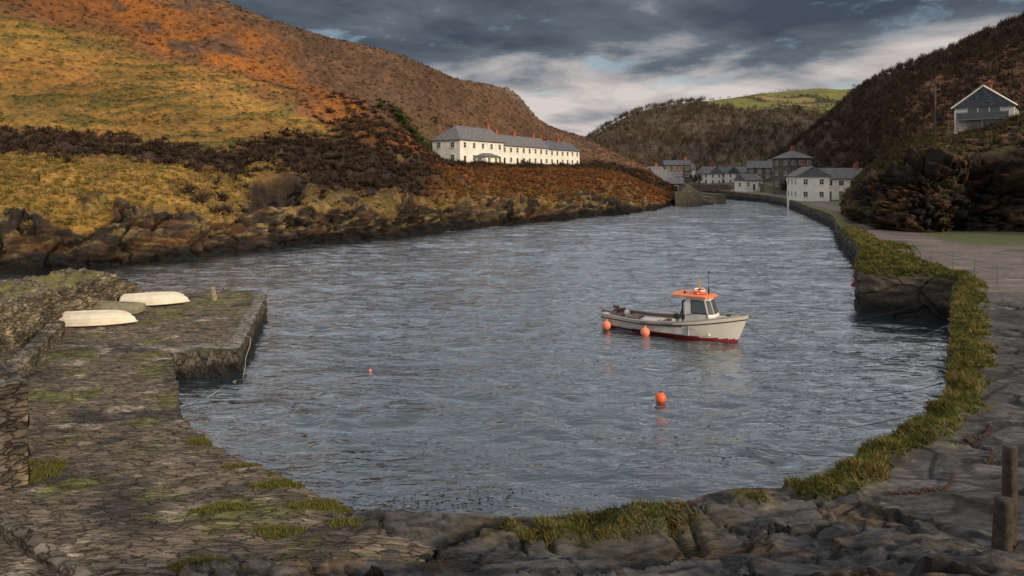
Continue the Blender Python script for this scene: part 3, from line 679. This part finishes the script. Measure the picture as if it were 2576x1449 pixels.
th=math.atan2(.855,.52)
def crow(s,L,D,off=0):
    return c0+d*(s+L/2)-nn*(D/2-off)
for (s0,L,D,h,r_,z,rf,hip,ch,cols,off) in [(0,19,8,5.8,3.4,10.5,M_slate,(1,0),(8.2,),5,.8),(19,26,6.8,5.2,2.8,10.5,M_slate,(0,0),(-10,-1,9.5),8,0),(45,20,6.8,4.9,2.5,10.55,M_slate2,(0,0),(-9.0,2),6,0)]:
    c=crow(s0,L,D,off);house('white_cottage_terrace',(c[0],c[1],z),th,L-.02,D,h,r_,M_white,rf,cols,2,ch,hip,base=3,win=(.95,1.2))
c=c0+d*9+nn*2.4
house('cottage_porch',(c[0],c[1],10.4),th,6,3,2.0,.7,M_white,M_slate,2,1,(),(1,1),door=False)
# village
house('white_harbour_house',(71,164,1.9),math.radians(80),11,7,5.8,2.2,M_white,M_slate,3,2,(4,),(0,0),back=True)
house('white_harbour_house',(81.5,170,2.0),math.radians(8),12,6,5.2,2.4,M_white,M_slate,4,2,(4.5,),win=(1.2,1.1))
house('white_harbour_house',(83,197.5,2.6),math.radians(50),6.5,5,4.8,1.6,M_white,M_slate,2,2,())
house('tall_stone_house',(85,207,3.5),math.radians(15),8,8,9.6,2.2,M_stone,M_slate,3,3,(0,),(.9,.9))
house('stone_gable_house',(87,240,6.5),math.radians(-20),8,6,4.0,2.3,M_stone,M_slate,3,2,(),)
house('white_cottage',(80,231,2.9),math.radians(25),7.5,5,3.4,2.0,M_white,M_slate,3,1,())
house('white_cottage',(78,270,4.0),math.radians(-60),7,7,4.6,2.6,M_white,M_slate,2,2,(2,))
house('white_cottage',(85.5,272,4.2),math.radians(-60),7,7,4.6,2.4,M_white,M_slate2,2,2,(0,))
house('white_cottage',(93,274,4.6),math.radians(10),8,6,4.4,2.2,M_white,M_slate,3,2,(2,))
house('white_cottage',(72,284,6.2),math.radians(0),7,6,4.2,2.2,M_white,M_slate,2,2,(2,))
house('white_cottage',(101,258,7),math.radians(-10),8,6,4.4,2.4,M_white,M_slate,3,2,(2,))
house('slate_stone_house',(65.5,272,6.5),math.radians(-5),10,6,5.4,1.8,M_stone,M_slate2,4,2,(3.5,))
house('white_cottage',(53.5,262,4.5),math.radians(20),9,6,4.4,2.2,M_white,M_slate,3,2,(2,))
house('white_cottage',(58,248,3.6),math.radians(-10),7,5,3.8,2.0,M_white,M_slate,3,2,(2,))
house('white_cottage',(48.5,226,3.0),math.radians(40),8,6,4.2,2.4,M_white,M_slate,3,2,())
house('stone_boathouse',(51.5,222,2.6),math.radians(-15),8,5,2.6,1.8,M_lstone,M_slate,2,1,())
house('stone_boathouse',(45.5,214,2.2),math.radians(35),7,4.5,2.8,1.9,M_lstone,M_slate,2,1,())
house('dark_cottage',(94,250,5.6),math.radians(10),8,5,3.6,2.1,M_stone,M_slate,3,2,(0,))
p=np.array([(x+rng.normal()*1.5,y+rng.normal()*1.5,z) for x,y,z in [(76,190,2.4),(90,190,3),(88,223,4),(92,228,5),(96,240,6),(60,256,4),(70,262,4.5),(100,268,7),(92,182,2.5),(96,176,2.5)] for i in range(3)])
trees('garden_trees',p,3+3*rng.random(len(p)),90,np.array([[.10,.075,.045],[.07,.075,.03]]),M_grass)
# outcrop house
e=house('gabled_hill_house',(hp[0],hp[1],13.6),math.radians(50),8.5,6.8,3.9,2.6,M_white,M_slate2,3,2,(3,),win=(1.2,1.2),sides=(0,1),back=True)
B=MB();B.box((-5.3,0,1.95),(2.0,6,.15));
for y in(-2.9,0,2.9):B.cyl((-6.2,y,-2),(-6.2,y,3.0),.06)
B.box((-6.25,0,2.95),(.06,6,.06));B.obj('balcony',[M_metal],e)
B=MB();B.add([(-4.30,-3.3,3.9),(-4.30,3.3,3.9),(-4.30,0,6.35)],[(0,1,2)]);B.obj('slate_cladding',[M_stone],e)
B=MB()
for y0,y1 in((-3.75,0),(3.75,0)):B.cyl((-4.6,y0,3.72),(-4.6,y1,6.62),.11,n=4)
for y in(-1.9,-.65,.65,1.9):B.box((-4.40,y,3.05),(.05,.10,1.6));B.box((-4.40,y,.9),(.05,.1,1.8))
B.box((-4.40,0,3.9),(.05,3.9,.1));B.obj('barge_boards_and_mullions',[M_white],e)
G=MB();G.box((-6.25,0,2.45),(.03,5.7,.85));G.box((-4.36,0,3.0),(.05,3.8,1.6));G.box((-4.33,0,.9),(.05,3.8,1.7));G.obj('balcony_glass',[M_glass],e)
def rubble(name,x,y,w,dp,hs,rot,z=0.2):
    e=empty(name,(x,y,z),rot);W=MB()
    k=len(hs)
    for i,hh in enumerate(hs):
        x0=-w/2+w*i/k;W.box((x0+w/k/2,0,(hh-1)/2),(w/k-.003,dp,hh+1))
    W.obj('masonry',[M_lstone],e)
rubble('ruined_stone_building',47,183,7,5,[3.2,3.5,4.3,5.3,4.9,4.2,3.6,2.6],-.1)
rubble('stone_quay_wall',39.5,187,9,4,[2.0,2.1,2.2,2.2,2.1,2.0],.05)
rubble('stone_quay_wall',52,186,5,6,[1.6,1.3,1.0,.6],-.2)
rubble('stone_quay_wall',56.5,215,3,44,[2.3,2.4],.12)
e=empty('stone_bridge',(67.5,240,0));W=MB();nseg=14;prof=[]
for i in range(nseg+1):
    a=math.pi*i/nseg;prof.append((-4.6*math.cos(a),.4+2.2*math.sin(a)))
for i in range(nseg):
    (x0,z0),(x1,z1)=prof[i],prof[i+1]
    W.add([(x0,-2,z0),(x1,-2,z1),(x1,-2,4.0),(x0,-2,4.0),(x0,2,z0),(x1,2,z1),(x1,2,4.0),(x0,2,4.0)],[(0,1,2,3),(4,7,6,5),(0,4,5,1),(3,2,6,7)])
W.box((-6.8,0,1.5),(4.3,4.05,5));W.box((6.8,0,1.5),(4.3,4.05,5));W.obj('arch',[M_lstone],e)
R=MB();R.box((0,-1.9,4.3),(17,.3,.7));R.box((0,1.9,4.3),(17,.3,.7));R.obj('parapet',[M_lstone],e)

# cars
def car(x,y,z,rot,c,name='parked_car'):
    e=empty(name,(x,y,z),rot);B=MB()
    pr=[(-2,.35),(-2.05,.75),(-1.95,.95),(-1.3,1.0),(-.9,1.42),(.55,1.45),(1.15,.98),(1.95,.85),(2.05,.6),(2,.3)]
    k=len(pr)
    def ins(z):return .85 if z<1.0 else .66
    vs=[(a,-ins(b),b) for a,b in pr]+[(a,ins(b),b) for a,b in pr]
    B.add(vs,[tuple(range(k))]+[tuple(range(k,2*k))[::-1]]+[(i,k+i,k+(i+1)%k,(i+1)%k) for i in range(k)])
    o=B.obj('body',[c],e);b=o.modifiers.new('b','BEVEL');b.width=.06;b.segments=2
    G=MB()
    for s in(-1,1):
        G.add([(-1.1,s*.80,1.03),(.95,s*.80,1.03),(.5,s*.70,1.36),(-.82,s*.70,1.36)],[(0,1,2,3)])
    G.add([(1.14,-.62,1.03),(1.14,.62,1.03),(.63,.56,1.42),(.63,-.56,1.42)],[(0,1,2,3)]);G.add([(-1.32,-.62,1.05),(-1.32,.62,1.05),(-.97,.56,1.40),(-.97,-.56,1.40)],[(0,1,2,3)])
    G.obj('windows',[M_glass],e)
    W=MB()
    for a in(-1.25,1.3):
        for s in(-1,1):W.cyl((a,s*.72,.32),(a,s*.9,.32),.32,n=16)
    W.obj('wheels',[M_dark],e)
cw=flat('car_paint_white',(.6,.6,.6),.3);cb=flat('car_paint_blue',(.05,.08,.14),.3);cs=flat('car_paint_silver',(.3,.31,.32),.3,metal=.4)
car(70,143,2.05,1.0,cw);car(73.5,149,2.05,1.0,cs);car(62,118,2.05,1.1,cb);car(66,131,2.05,1.0,cb)
for x,y in((45.4,88),(46.4,89)):
    B=MB();B.cyl((x,y,1.9),(x,y,2.9),.12,.1);B.sphere((x,y,2.9),.13);B.obj('bollard',[M_dark])
for x,y,z,h in((98,265,9,13),(112,215,12,10),(62,100,14,7)):
    B=MB();B.cyl((x,y,z-3),(x,y,z+h),.16,.1);B.box((x,y,z+h-.5),(1.5,.12,.12));
    for q in(-.6,.6):B.cyl((x+q,y,z+h-.45),(x+q,y,z+h-.2),.05)
    B.obj('utility_pole',[M_wood])
B=MB()
pts=[(57.5,90),(59.5,91),(61.3,91.5)]
for x,y in pts:B.cyl((x,y,12),(x,y,14.9),.06)
for a,b in zip(pts[:-1],pts[1:]):
    for z in(14.2,14.7):B.cyl((a[0],a[1],z),(b[0],b[1],z),.035)
B.obj('timber_fence',[M_wood])
B=MB();rp=[(25.6,36.0),(25.9,38.2),(26.1,40.4),(26.1,42.6),(25.9,44.6)]
for x,y in rp:B.cyl((x,y,2.0),(x,y,3.25),.022)
for a,b in zip(rp[:-1],rp[1:]):
    for z in(2.8,3.23):B.cyl((a[0],a[1],z),(b[0],b[1],z),.018)
B.obj('metal_railing',[M_metal])
M_woodd=flat('dark_wet_timber',(.05,.035,.026),.8,6.,.5,.02)
def post(x,y,z,h,r,lx=0,ly=0,mat=None):
    P=[]
    ks=14
    for i in range(ks+1):
        t=i/ks;row=[]
        for j in range(25):
            a=j/24*6.2832;rr=r*(1-.12*t)*(1+.08*math.sin(3*a+x)+.05*math.sin(7*a+5*t));
            if i==ks:rr*=.1
            row.append((x+lx*t+rr*math.cos(a),y+ly*t+rr*math.sin(a),z+h*min(t*ks/(ks-1),1)))
        P.append(row)
    grid_obj('timber_post',np.array(P),mat or M_woodd)
post(-16.6,38.1,.9,.85,.15,-.12,0,flat('bleached_timber',(.26,.21,.15),.85,6,.3))
post(7.1,9.9,2.2,1.1,.13,.05,0);post(7.5,10.3,2.2,1.7,.10,.02,0)
# ---------------------------------------------------------------- upturned dinghies
def dinghy(loc,rot,L,Bm,H,mat,name='upturned_dinghy'):
    e=empty(name,loc,rot);n=36;k=20;P=[]
    for i in range(n+1):
        s=i/n;x=-L/2+L*s
        hb=Bm/2*(.74+.26*math.sin(min(s/.4,1)*math.pi/2))*(max(0,1-max(0,(s-.4)/.6)**2.2))**.75
        hb=max(hb,.015)
        keel=H*(1-.55*max(0,(s-.75)/.25)**2)*(.93+.07*math.sin(s*3.1416));gun=.02
        row=[]
        for j in range(k+1):
            a=math.pi*j/k;c=math.cos(a);sn=math.sin(a)
            row.append((x+.10*(1-sn)*(s**3),-hb*np.sign(c)*abs(c)**.75,gun+(keel-gun)*sn**.8))
        P.append(row)
    P=np.array(P);cap=np.array([[(P[0,0,0],0,.03) for j in range(k+1)]]);P2=np.concatenate([cap,P]);o=grid_obj('hull',P2,mat);o.parent=e
    B=MB()
    for i in range(1,n-2):
        a=P[i][k//2];b=P[i+1][k//2];B.cyl((a[0],a[1],a[2]+.02),(b[0],b[1],b[2]+.02),.035,n=5)
        for q in(3,7):
            for r_ in(q,k-q):
                a=P[i][r_];b=P[i+1][r_];B.cyl(tuple(a),tuple(b),.014,n=5)
    for r_ in(0,k):
        for i in range(n):
            a=P[i][r_];b=P[i+1][r_];B.cyl((a[0],a[1],.04),(b[0],b[1],.04),.035,n=6)
    B.obj('keel_strakes_and_gunwale',[mat],e)
M_din=flat('dinghy_fibreglass',(.66,.60,.48),.5,2.,.15);M_din2=flat('weathered_dinghy',(.22,.20,.13),.7,4.,.3)
dinghy((-19.4,31.8,1.1),.16,3.4,1.4,.55,M_din)
dinghy((-20.1,34.3,1.1),math.pi-.02,3.0,1.3,.5,M_din2)
dinghy((-19.2,36.7,1.1),.30,3.2,1.35,.55,M_din)

# ---------------------------------------------------------------- fishing boat
bt=empty('fishing_boat',(8.05,34.75,0),-.59)
mw=flat('cream_gelcoat',(.72,.68,.60),.35,2.,.06);mg=flat('grey_patch_paint',(.20,.20,.205),.5,3.,.12);mg2=flat('light_grey_paint',(.33,.33,.325),.5);mr_=flat('red_antifouling',(.30,.03,.025),.6)
mo=flat('orange_paint',(.72,.20,.07),.45,3,.1);mk=flat('rubber_strake',(.05,.045,.045),.7);mi_=flat('inner_hull_paint',(.45,.44,.41),.6,3,.2);md=flat('deck_brown',(.13,.08,.065),.7,4,.3)
ob_=flat('orange_buoy',(.85,.14,.045),.4,3,.08);ob2=flat('faded_orange_fender',(.80,.24,.14),.5,3,.12);amb=flat('amber_mast',(.55,.33,.05),.5)
NS=48;NK=18
def Bh(s):
    return 1.22*(.80+.20*math.sin(min(s/.45,1)*math.pi/2))*(1-max(0,(s-.45)/.55)**2.3)**.85 if s<.999 else 0.012
def shr(s):return .70-.10*math.sin(s*math.pi*.9)+.62*max(0,s-.25)**1.6/.63
def hp3(s,k,inset=0):
    B=max(.008,Bh(s)-inset);kz=-.38+.25*max(0,(s-.8)/.2)**2;zz=kz+(shr(s)-kz)*k
    full=.5-.26*max(0,(s-.5)/.5)
    y=B*(k**full if k>0 else 0)
    flare=1-.22*max(0,(s-.55)/.45)*(1-k);y*=flare
    x=-3.45+6.85*s+.45*(s**6)*(zz)*.9
    return x,y,zz
for side,nm in((-1,'hull_starboard'),(1,'hull_port')):
    V=[];F=[];MI=[]
    for i in range(NS+1):
        for j in range(NK+1):
            x,y,z=hp3(i/NS,j/NK);V.append((x,side*y,z))
    for i in range(NS):
        for j in range(NK):
            a=i*(NK+1)+j;F.append((a,a+NK+1,a+NK+2,a+1));x,y,z=hp3((i+.5)/NS,(j+.5)/NK)
            m_=0
            if z<.10:m_=3
            elif side<0 and -1.1<x<.0 and z<.62:m_=2
            elif side<0 and 0<=x<.95 and z<.68:m_=1
            MI.append(m_)
    obj_from(nm,V,F,[mw,mg,mg2,mr_],None,True,MI,bt)
B=MB()
vs=[];
for j in range(NK+1):
    x,y,z=hp3(0,j/NK);vs.append((x,-y,z))
for j in range(NK,-1,-1):
    x,y,z=hp3(0,j/NK);vs.append((x,y,z))
B.add(vs,[tuple(range(len(vs)))],0);B.obj('transom',[mw],bt)
V=[];F=[];nI=int(NS*.72)
for i in range(nI+1):
    s=i/NS+.012
    for side in(-1,1):
        x,y,z=hp3(s,1,.10);V.append((x,side*y,z+.005));V.append((x,side*(y*.93),.18))
for i in range(nI):
    a=4*i;F+=[(a,a+4,a+5,a+1),(a+2,a+3,a+7,a+6),(a+1,a+5,a+7,a+3)]
F.append((0,1,3,2))
obj_from('inner_hull',V,F,[mi_],None,False,None,bt)
V=[];F=[]
for i in range(NS+1):
    for side in(-1,1):
        x,y,z=hp3(i/NS,1);xi,yi,zi=hp3(i/NS,1,.12);V+=[(x,side*(y+.03),z),(x,side*(y+.03),z+.045),(x,side*yi,z+.045),(x,side*yi,z)]
for i in range(NS):
    for s in(0,4):
        a=8*i+s
        for q in range(4):F.append((a+q,a+8+q,a+8+(q+1)%4,a+(q+1)%4))
obj_from('gunwale',V,F,[flat('gunwale_grey',(.30,.29,.28),.6)],None,False,None,bt)
B=MB()
for side in(-1,1):
    for i in range(NS):
        a=hp3(i/NS,.86);b=hp3((i+1)/NS,.86);B.cyl((a[0],side*(a[1]+.01),a[2]),(b[0],side*(b[1]+.01),b[2]),.03,n=6)
B.obj('rubbing_strake',[mk],bt)
B=MB()
for i in range(nI):
    a=hp3(i/NS+.012,1,.115);b=hp3((i+1)/NS+.012,1,.115);B.add([(a[0],a[1],a[2]-.02),(b[0],b[1],b[2]-.02),(b[0],b[1]*.985,b[2]-.2),(a[0],a[1]*.985,a[2]-.2)],[(0,1,2,3)])
B.obj('inner_rubbing_band',[md],bt)
V=[];F=[];i0=int(NS*.70)
for i in range(i0,NS+1):
    x,y,z=hp3(i/NS,1,.05);V+=[(x,-y,z-.03),(x,0,z+.04),(x,y,z-.03)]
for i in range(NS-i0):
    a=3*i;F+=[(a,a+3,a+4,a+1),(a+1,a+4,a+5,a+2)]
V+=[(V[0][0],V[0][1],.18),(V[0][0],V[2][1],.18)];F.append((0,1,2,len(V)-1,len(V)-2))
obj_from('foredeck',V,F,[mi_],None,True,None,bt)
wb=.78;wt=2.0;x0,x1=1.0,2.28;hw=.62;W=MB()
base=[(x0,-hw),(x1-.1,-hw),(x1+.12,-hw*.55),(x1+.12,hw*.55),(x1-.1,hw),(x0,hw)];topp=[(x0,-hw*.93),(x1-.32,-hw*.93),(x1-.16,-hw*.5),(x1-.16,hw*.5),(x1-.32,hw*.93),(x0,hw*.93)]
vs=[(a,b,.2) for a,b in base]+[(a,b,wb+.35) for a,b in base]+[(a,b,wt) for a,b in topp]
W.add(vs,[(i,(i+1)%6,6+(i+1)%6,6+i) for i in range(6)]+[(6+i,6+(i+1)%6,12+(i+1)%6,12+i) for i in range(6)]+[(12,13,14,15,16,17)]);W.obj('wheelhouse',[mw],bt)
G=MB();Fm=MB()
def quadwin(i,u0,u1,v0,v1,off):
    a,b,c_,d_=[Vector(v) for v in (vs[6+i],vs[6+(i+1)%6],vs[12+(i+1)%6],vs[12+i])]
    f=lambda u,v:(a.lerp(b,u)).lerp(d_.lerp(c_,u),v)
    nrm=((b-a).cross(d_-a)).normalized()
    return [f(u0,v0)+nrm*off,f(u1,v0)+nrm*off,f(u1,v1)+nrm*off,f(u0,v1)+nrm*off]
for i,(u0,u1) in ((0,(.30,.90)),(1,(.12,.90)),(2,(.06,.47)),(2,(.53,.94)),(3,(.1,.88)),(4,(.1,.7))):
    Fm.add(quadwin(i,u0-.035,u1+.035,.10,.86,.008),[(0,1,2,3)]);G.add(quadwin(i,u0,u1,.15,.81,.014),[(0,1,2,3)])
Fm.obj('window_rubber',[mk],bt);G.obj('wheelhouse_windows',[flat('cabin_glass',(.10,.12,.13),.08,1,.1,spec=.8)],bt)
R=MB();rv=[(x0-.62,-.72),(x1-.25,-.72),(x1+.02,-.42),(x1+.02,.42),(x1-.25,.72),(x0-.62,.72)]
vv=[(a,b,wt) for a,b in rv]+[(a*.995,b,wt+.07) for a,b in rv]+[(x0-.45+(a-(x0-.45))*.9,b*.8,wt+.12) for a,b in rv]
R.add(vv,[(i,(i+1)%6,6+(i+1)%6,6+i) for i in range(6)]+[(6+i,6+(i+1)%6,12+(i+1)%6,12+i) for i in range(6)]+[(12,13,14,15,16,17),(5,4,3,2,1,0)]);R.obj('wheelhouse_roof',[mo],bt)
L=MB();M=Matrix.Translation((1.55,-.1,wt+.2))@Matrix.Rotation(.12,4,'X');L.torus((0,0,0),.27,.055,M,n=24,mif=lambda i:1 if i%6==0 else 0)
L.torus((0,0,.11),.25,.05,M,n=24,mif=lambda i:0 if i%6<2 else 1);L.obj('life_ring',[ob_,mw],bt,True)
A=MB();A.cyl((1.45,.15,wt),(1.45,.15,wt+.85),.045,.04);A.obj('amber_mast',[amb],bt)
A=MB();A.cyl((1.95,.1,wt),(1.95,.1,wt+1.25),.022,.012);A.box((1.95,.1,wt+1.2),(.10,.03,.05));A.cyl((1.95,.1,wt+.1),(1.95,.1,wt+.4),.04);A.cyl((.9,-.35,wt+.1),(.9,-.35,wt+.22),.06)
A.cyl((.78,-.35,.2),(.78,-.35,1.72),.045);A.cyl((.78,-.35,1.7),(.78,.15,1.72),.045);A.cyl((.78,.15,1.72),(.78,.15,.2),.045);A.cyl((.55,-.35,.7),(.78,-.35,1.4),.03);A.cyl((.60,-.75,1.0),(.60,-.62,1.0),.15,.15,n=16);A.cyl((.60,-.7,.5),(.60,-.7,1.0),.04)
A.cyl((1.1,-.70,1.15),(2.1,-.70,1.3),.018);A.cyl((2.1,-.7,1.3),(2.1,-.7,.95),.018);A.box((2.95,0,1.12),(.16,.16,.22));A.cyl((3.05,-.18,1.18),(3.05,.18,1.18),.035);A.cyl((3.45,0,1.2),(3.75,0,1.3),.05)
A.obj('mast_and_fittings',[M_dark],bt)
D=MB();D.box((-3.0,0,.50),(.5,1.7,.06));D.box((-1.9,0,.42),(.55,1.0,.42));D.box((-.4,0,.44),(.25,1.95,.07));D.box((-3.35,.75,.82),(.35,.12,.12));D.box((-3.3,-.55,.8),(.5,.08,.08));D.cyl((-3.3,.3,.7),(-2.7,.5,.85),.05);D.obj('thwarts_and_stern_gear',[md],bt)
D=MB();D.box((-1.2,.2,.35),(1.0,.6,.3));D.box((.1,-.3,.36),(.5,.5,.35));D.sphere((-2.6,.5,.62),.16);D.obj('fish_boxes',[mw],bt)
Fd=MB();Fd.sphere((-2.95,-1.28,.22),.225,sz=1.05);Fd.sphere((-.75,-1.45,.18),.235,sz=1.05)
Fd.cyl((-2.95,-1.28,.44),(-2.95,-1.24,.52),.05,.03);Fd.cyl((-.75,-1.45,.40),(-.75,-1.42,.5),.05,.03);Fd.obj('ball_fenders',[ob2],bt,True)
Rl=MB();Rl.cyl((-2.95,-1.24,.5),(-2.95,-1.08,.74),.012);Rl.cyl((-.75,-1.42,.48),(-.75,-1.24,.68),.012);Rl.obj('fender_lines',[M_dark],bt)
def buoy(x,y,r,name='mooring_buoy',mat=ob_,zf=.55):
    e=empty(name,(x,y,r*zf));B=MB();B.sphere((0,0,0),r,n=28,m=18);B.obj('float',[mat],e,True)
    B=MB();B.cyl((0,0,r*.95),(0,0,r*1.15),r*.22,r*.16);B.torus((0,0,r*1.2),r*.13,r*.04,n=12,k=6);B.obj('eye',[M_dark],e)
buoy(5.27,24.2,.19);buoy(-5.8,27.9,.07,mat=flat('pink_buoy',(.6,.22,.18),.5),zf=.1);buoy(24.6,49.2,.17,mat=flat('red_buoy',(.5,.05,.05),.5))
def rope(pts,r,mat,name='mooring_rope',sag=0,n=24):
    pts=[Vector(p) for p in pts];cu=bpy.data.curves.new(name,'CURVE');cu.dimensions='3D';cu.bevel_depth=r;cu.bevel_resolution=2
    sp=cu.splines.new('POLY');out=[]
    for a,b in zip(pts[:-1],pts[1:]):
        for i in range(n):
            t=i/n;p=a.lerp(b,t);p.z-=sag*4*t*(1-t);p.x+=.03*math.sin(9*t);out.append(p)
    out.append(pts[-1]);sp.points.add(len(out)-1)
    for q,p in zip(sp.points,out):q.co=(*p,1)
    cu.materials.append(mat);o=bpy.data.objects.new(name,cu);scene.collection.objects.link(o)
mrope=flat('pale_rope',(.36,.34,.28),.9,30,.3);mdr=flat('dark_rope',(.06,.055,.045),.9)
rope([(11.1,32.7,1.2),(18,31.3,.45),(21.5,32.3,1.4)],.010,mrope,sag=.18)
rope([(11.1,32.7,1.2),(23,36.8,1.4)],.010,mdr,sag=.7)
rope([(11.0,32.7,1.1),(12.4,32.1,0.0)],.012,mdr,sag=.12)
rope([(5.0,36.7,.75),(4.2,37.4,.0)],.012,mdr,sag=.05)
rope([(1.2,21.8,.0),(3.5,20.5,.12),(6.8,15.6,1.2)],.010,mrope,sag=.12)
rope([(6.5,20.2,0.0),(9.2,15.9,1.4)],.010,mdr,sag=.1)
rope([(11.5,24.0,0.0),(13.6,21.4,1.5)],.010,mdr,sag=.08)
rope([(10.3,21.5,0.0),(12.2,19.2,1.5)],.010,mdr,sag=.08)
rope([(21,48,0),(28,60,1.6)],.012,mdr,sag=.3)
rope([(-12,30,1.1),(-11.1,29,1.06),(-10.85,27.5,-.1),(-11,24.6,-.02)],.012,mrope,sag=.0)
M_rust=flat('rust',(.07,.036,.025),.9,20,.3)
def chain(pts,name='rusty_chain'):
    B=MB();ps=[]
    for a,b in zip(pts[:-1],pts[1:]):
        a=np.array(a);b=np.array(b);k=max(1,int(np.hypot(*(b-a))/.06))
        for i in range(k):
            q=a+(b-a)*i/k+np.array([math.sin(i*.9),math.cos(i*.7)])*.012;ps.append(q)
    S=snap(QP,[tuple(q) for q in ps])
    for i in range(len(S)-1):
        dr=Vector(S[i+1]-S[i]);q=dr.to_track_quat('X','Z').to_matrix().to_4x4()
        M=Matrix.Translation(Vector(S[i])+Vector((0,0,.03)))@q@Matrix.Rotation(1.57*(i%2)+.4,4,'X')@Matrix.Diagonal((1.5,1,1,1));B.torus((0,0,0),.030,.010,M,n=10,k=5)
    B.obj(name,[M_rust],None,True)
chain([(10.9,15.6),(10.5,15.1),(10.0,14.9),(9.7,14.6),(10.0,14.2),(9.7,13.8),(9.4,13.6)])
chain([(8.4,13.0),(7.9,12.4),(7.2,12.2),(6.6,12.25)])

# ---------------------------------------------------------------- sky, sun, camera
w=bpy.data.worlds.new('World');scene.world=w;w.use_nodes=True;nt=w.node_tree;nt.nodes.clear()
out=nt.nodes.new('ShaderNodeOutputWorld')
az=math.radians(132);el=math.radians(19)
sky=nd(nt,'ShaderNodeTexSky',sky_type='NISHITA',sun_disc=False,sun_elevation=el,sun_rotation=az)
b1=nd(nt,'ShaderNodeBackground',{'Color':sky.outputs[0],'Strength':.12}).outputs[0]
g=nd(nt,'ShaderNodeTexCoord').outputs['Generated']
s=nd(nt,'ShaderNodeSeparateXYZ',{0:g})
zc=nd(nt,'ShaderNodeMath',{0:s.outputs[2],1:0.},operation='MAXIMUM').outputs[0]
za=nd(nt,'ShaderNodeMath',{0:zc,1:.13},operation='ADD').outputs[0]
px=nd(nt,'ShaderNodeMath',{0:s.outputs[0],1:za},operation='DIVIDE').outputs[0];py=nd(nt,'ShaderNodeMath',{0:s.outputs[1],1:za},operation='DIVIDE').outputs[0]
v=nd(nt,'ShaderNodeCombineXYZ',{0:px,1:py,2:0.}).outputs[0]
n1=nd(nt,'ShaderNodeTexNoise',{'Vector':v,'Scale':1.25,'Detail':7.,'Roughness':.56,'Distortion':.25}).outputs[0]
mp=nd(nt,'ShaderNodeMapping',{'Vector':v,'Location':(5.3,2.1,0)}).outputs[0]
n2=nd(nt,'ShaderNodeTexNoise',{'Vector':mp,'Scale':1.7,'Detail':6.,'Roughness':.6,'Distortion':.3}).outputs[0]
n1c=nd(nt,'ShaderNodeMapRange',{'Value':n1,1:.25,2:.75,3:0.,4:1.}).outputs[0]
e1=nd(nt,'ShaderNodeMapRange',{'Value':s.outputs[2],1:.10,2:.205,3:-.30,4:.27},interpolation_type='SMOOTHSTEP').outputs[0]
dk=nd(nt,'ShaderNodeMath',{0:n1c,1:e1},operation='ADD').outputs[0]
r=nd(nt,'ShaderNodeValToRGB',{0:dk})
cr=r.color_ramp;cr.elements[0].position=.10;cr.elements[0].color=(.66,.60,.57,1);cr.elements[1].position=.95;cr.elements[1].color=(.058,.078,.105,1)
for pos,c in((.30,(.47,.435,.43,1)),(.48,(.28,.29,.315,1)),(.62,(.125,.15,.185,1))):
    q=cr.elements.new(pos);q.color=c
e2=nd(nt,'ShaderNodeMapRange',{'Value':s.outputs[2],1:.25,2:.36,3:0.,4:1.},interpolation_type='SMOOTHSTEP').outputs[0]
oc_=nd(nt,'ShaderNodeValToRGB',{0:n1c});q=oc_.color_ramp;q.elements[0].position=.25;q.elements[0].color=(1.0,.97,.96,1);q.elements[1].position=.75;q.elements[1].color=(.58,.61,.66,1)
over=nd(nt,'ShaderNodeMix',{0:e2,6:r.outputs[0],7:oc_.outputs[0]},data_type='RGBA').outputs[2]
b2=nd(nt,'ShaderNodeBackground',{'Color':over,'Strength':1.}).outputs[0]
cov=nd(nt,'ShaderNodeMapRange',{'Value':n2,1:.36,2:.44,3:.45,4:1.}).outputs[0]
mx=nd(nt,'ShaderNodeMixShader',{0:cov,1:b1,2:b2}).outputs[0]
nt.links.new(mx,out.inputs[0])
sd=bpy.data.lights.new('sun','SUN');sd.energy=3.2;sd.angle=math.radians(5);sd.color=(1,.80,.56)
so=bpy.data.objects.new('sun',sd);scene.collection.objects.link(so)
pos=Vector((math.sin(az)*math.cos(el),math.cos(az)*math.cos(el),math.sin(el)))
so.rotation_euler=pos.to_track_quat('Z','Y').to_euler()
cam=bpy.data.cameras.new('camera');co=bpy.data.objects.new('camera',cam);scene.collection.objects.link(co)
cam.lens=24;cam.sensor_width=36;cam.clip_end=6000;cam.shift_y=-.1104
co.location=(0,0,8);co.rotation_euler=(math.radians(90),0,0);scene.camera=co
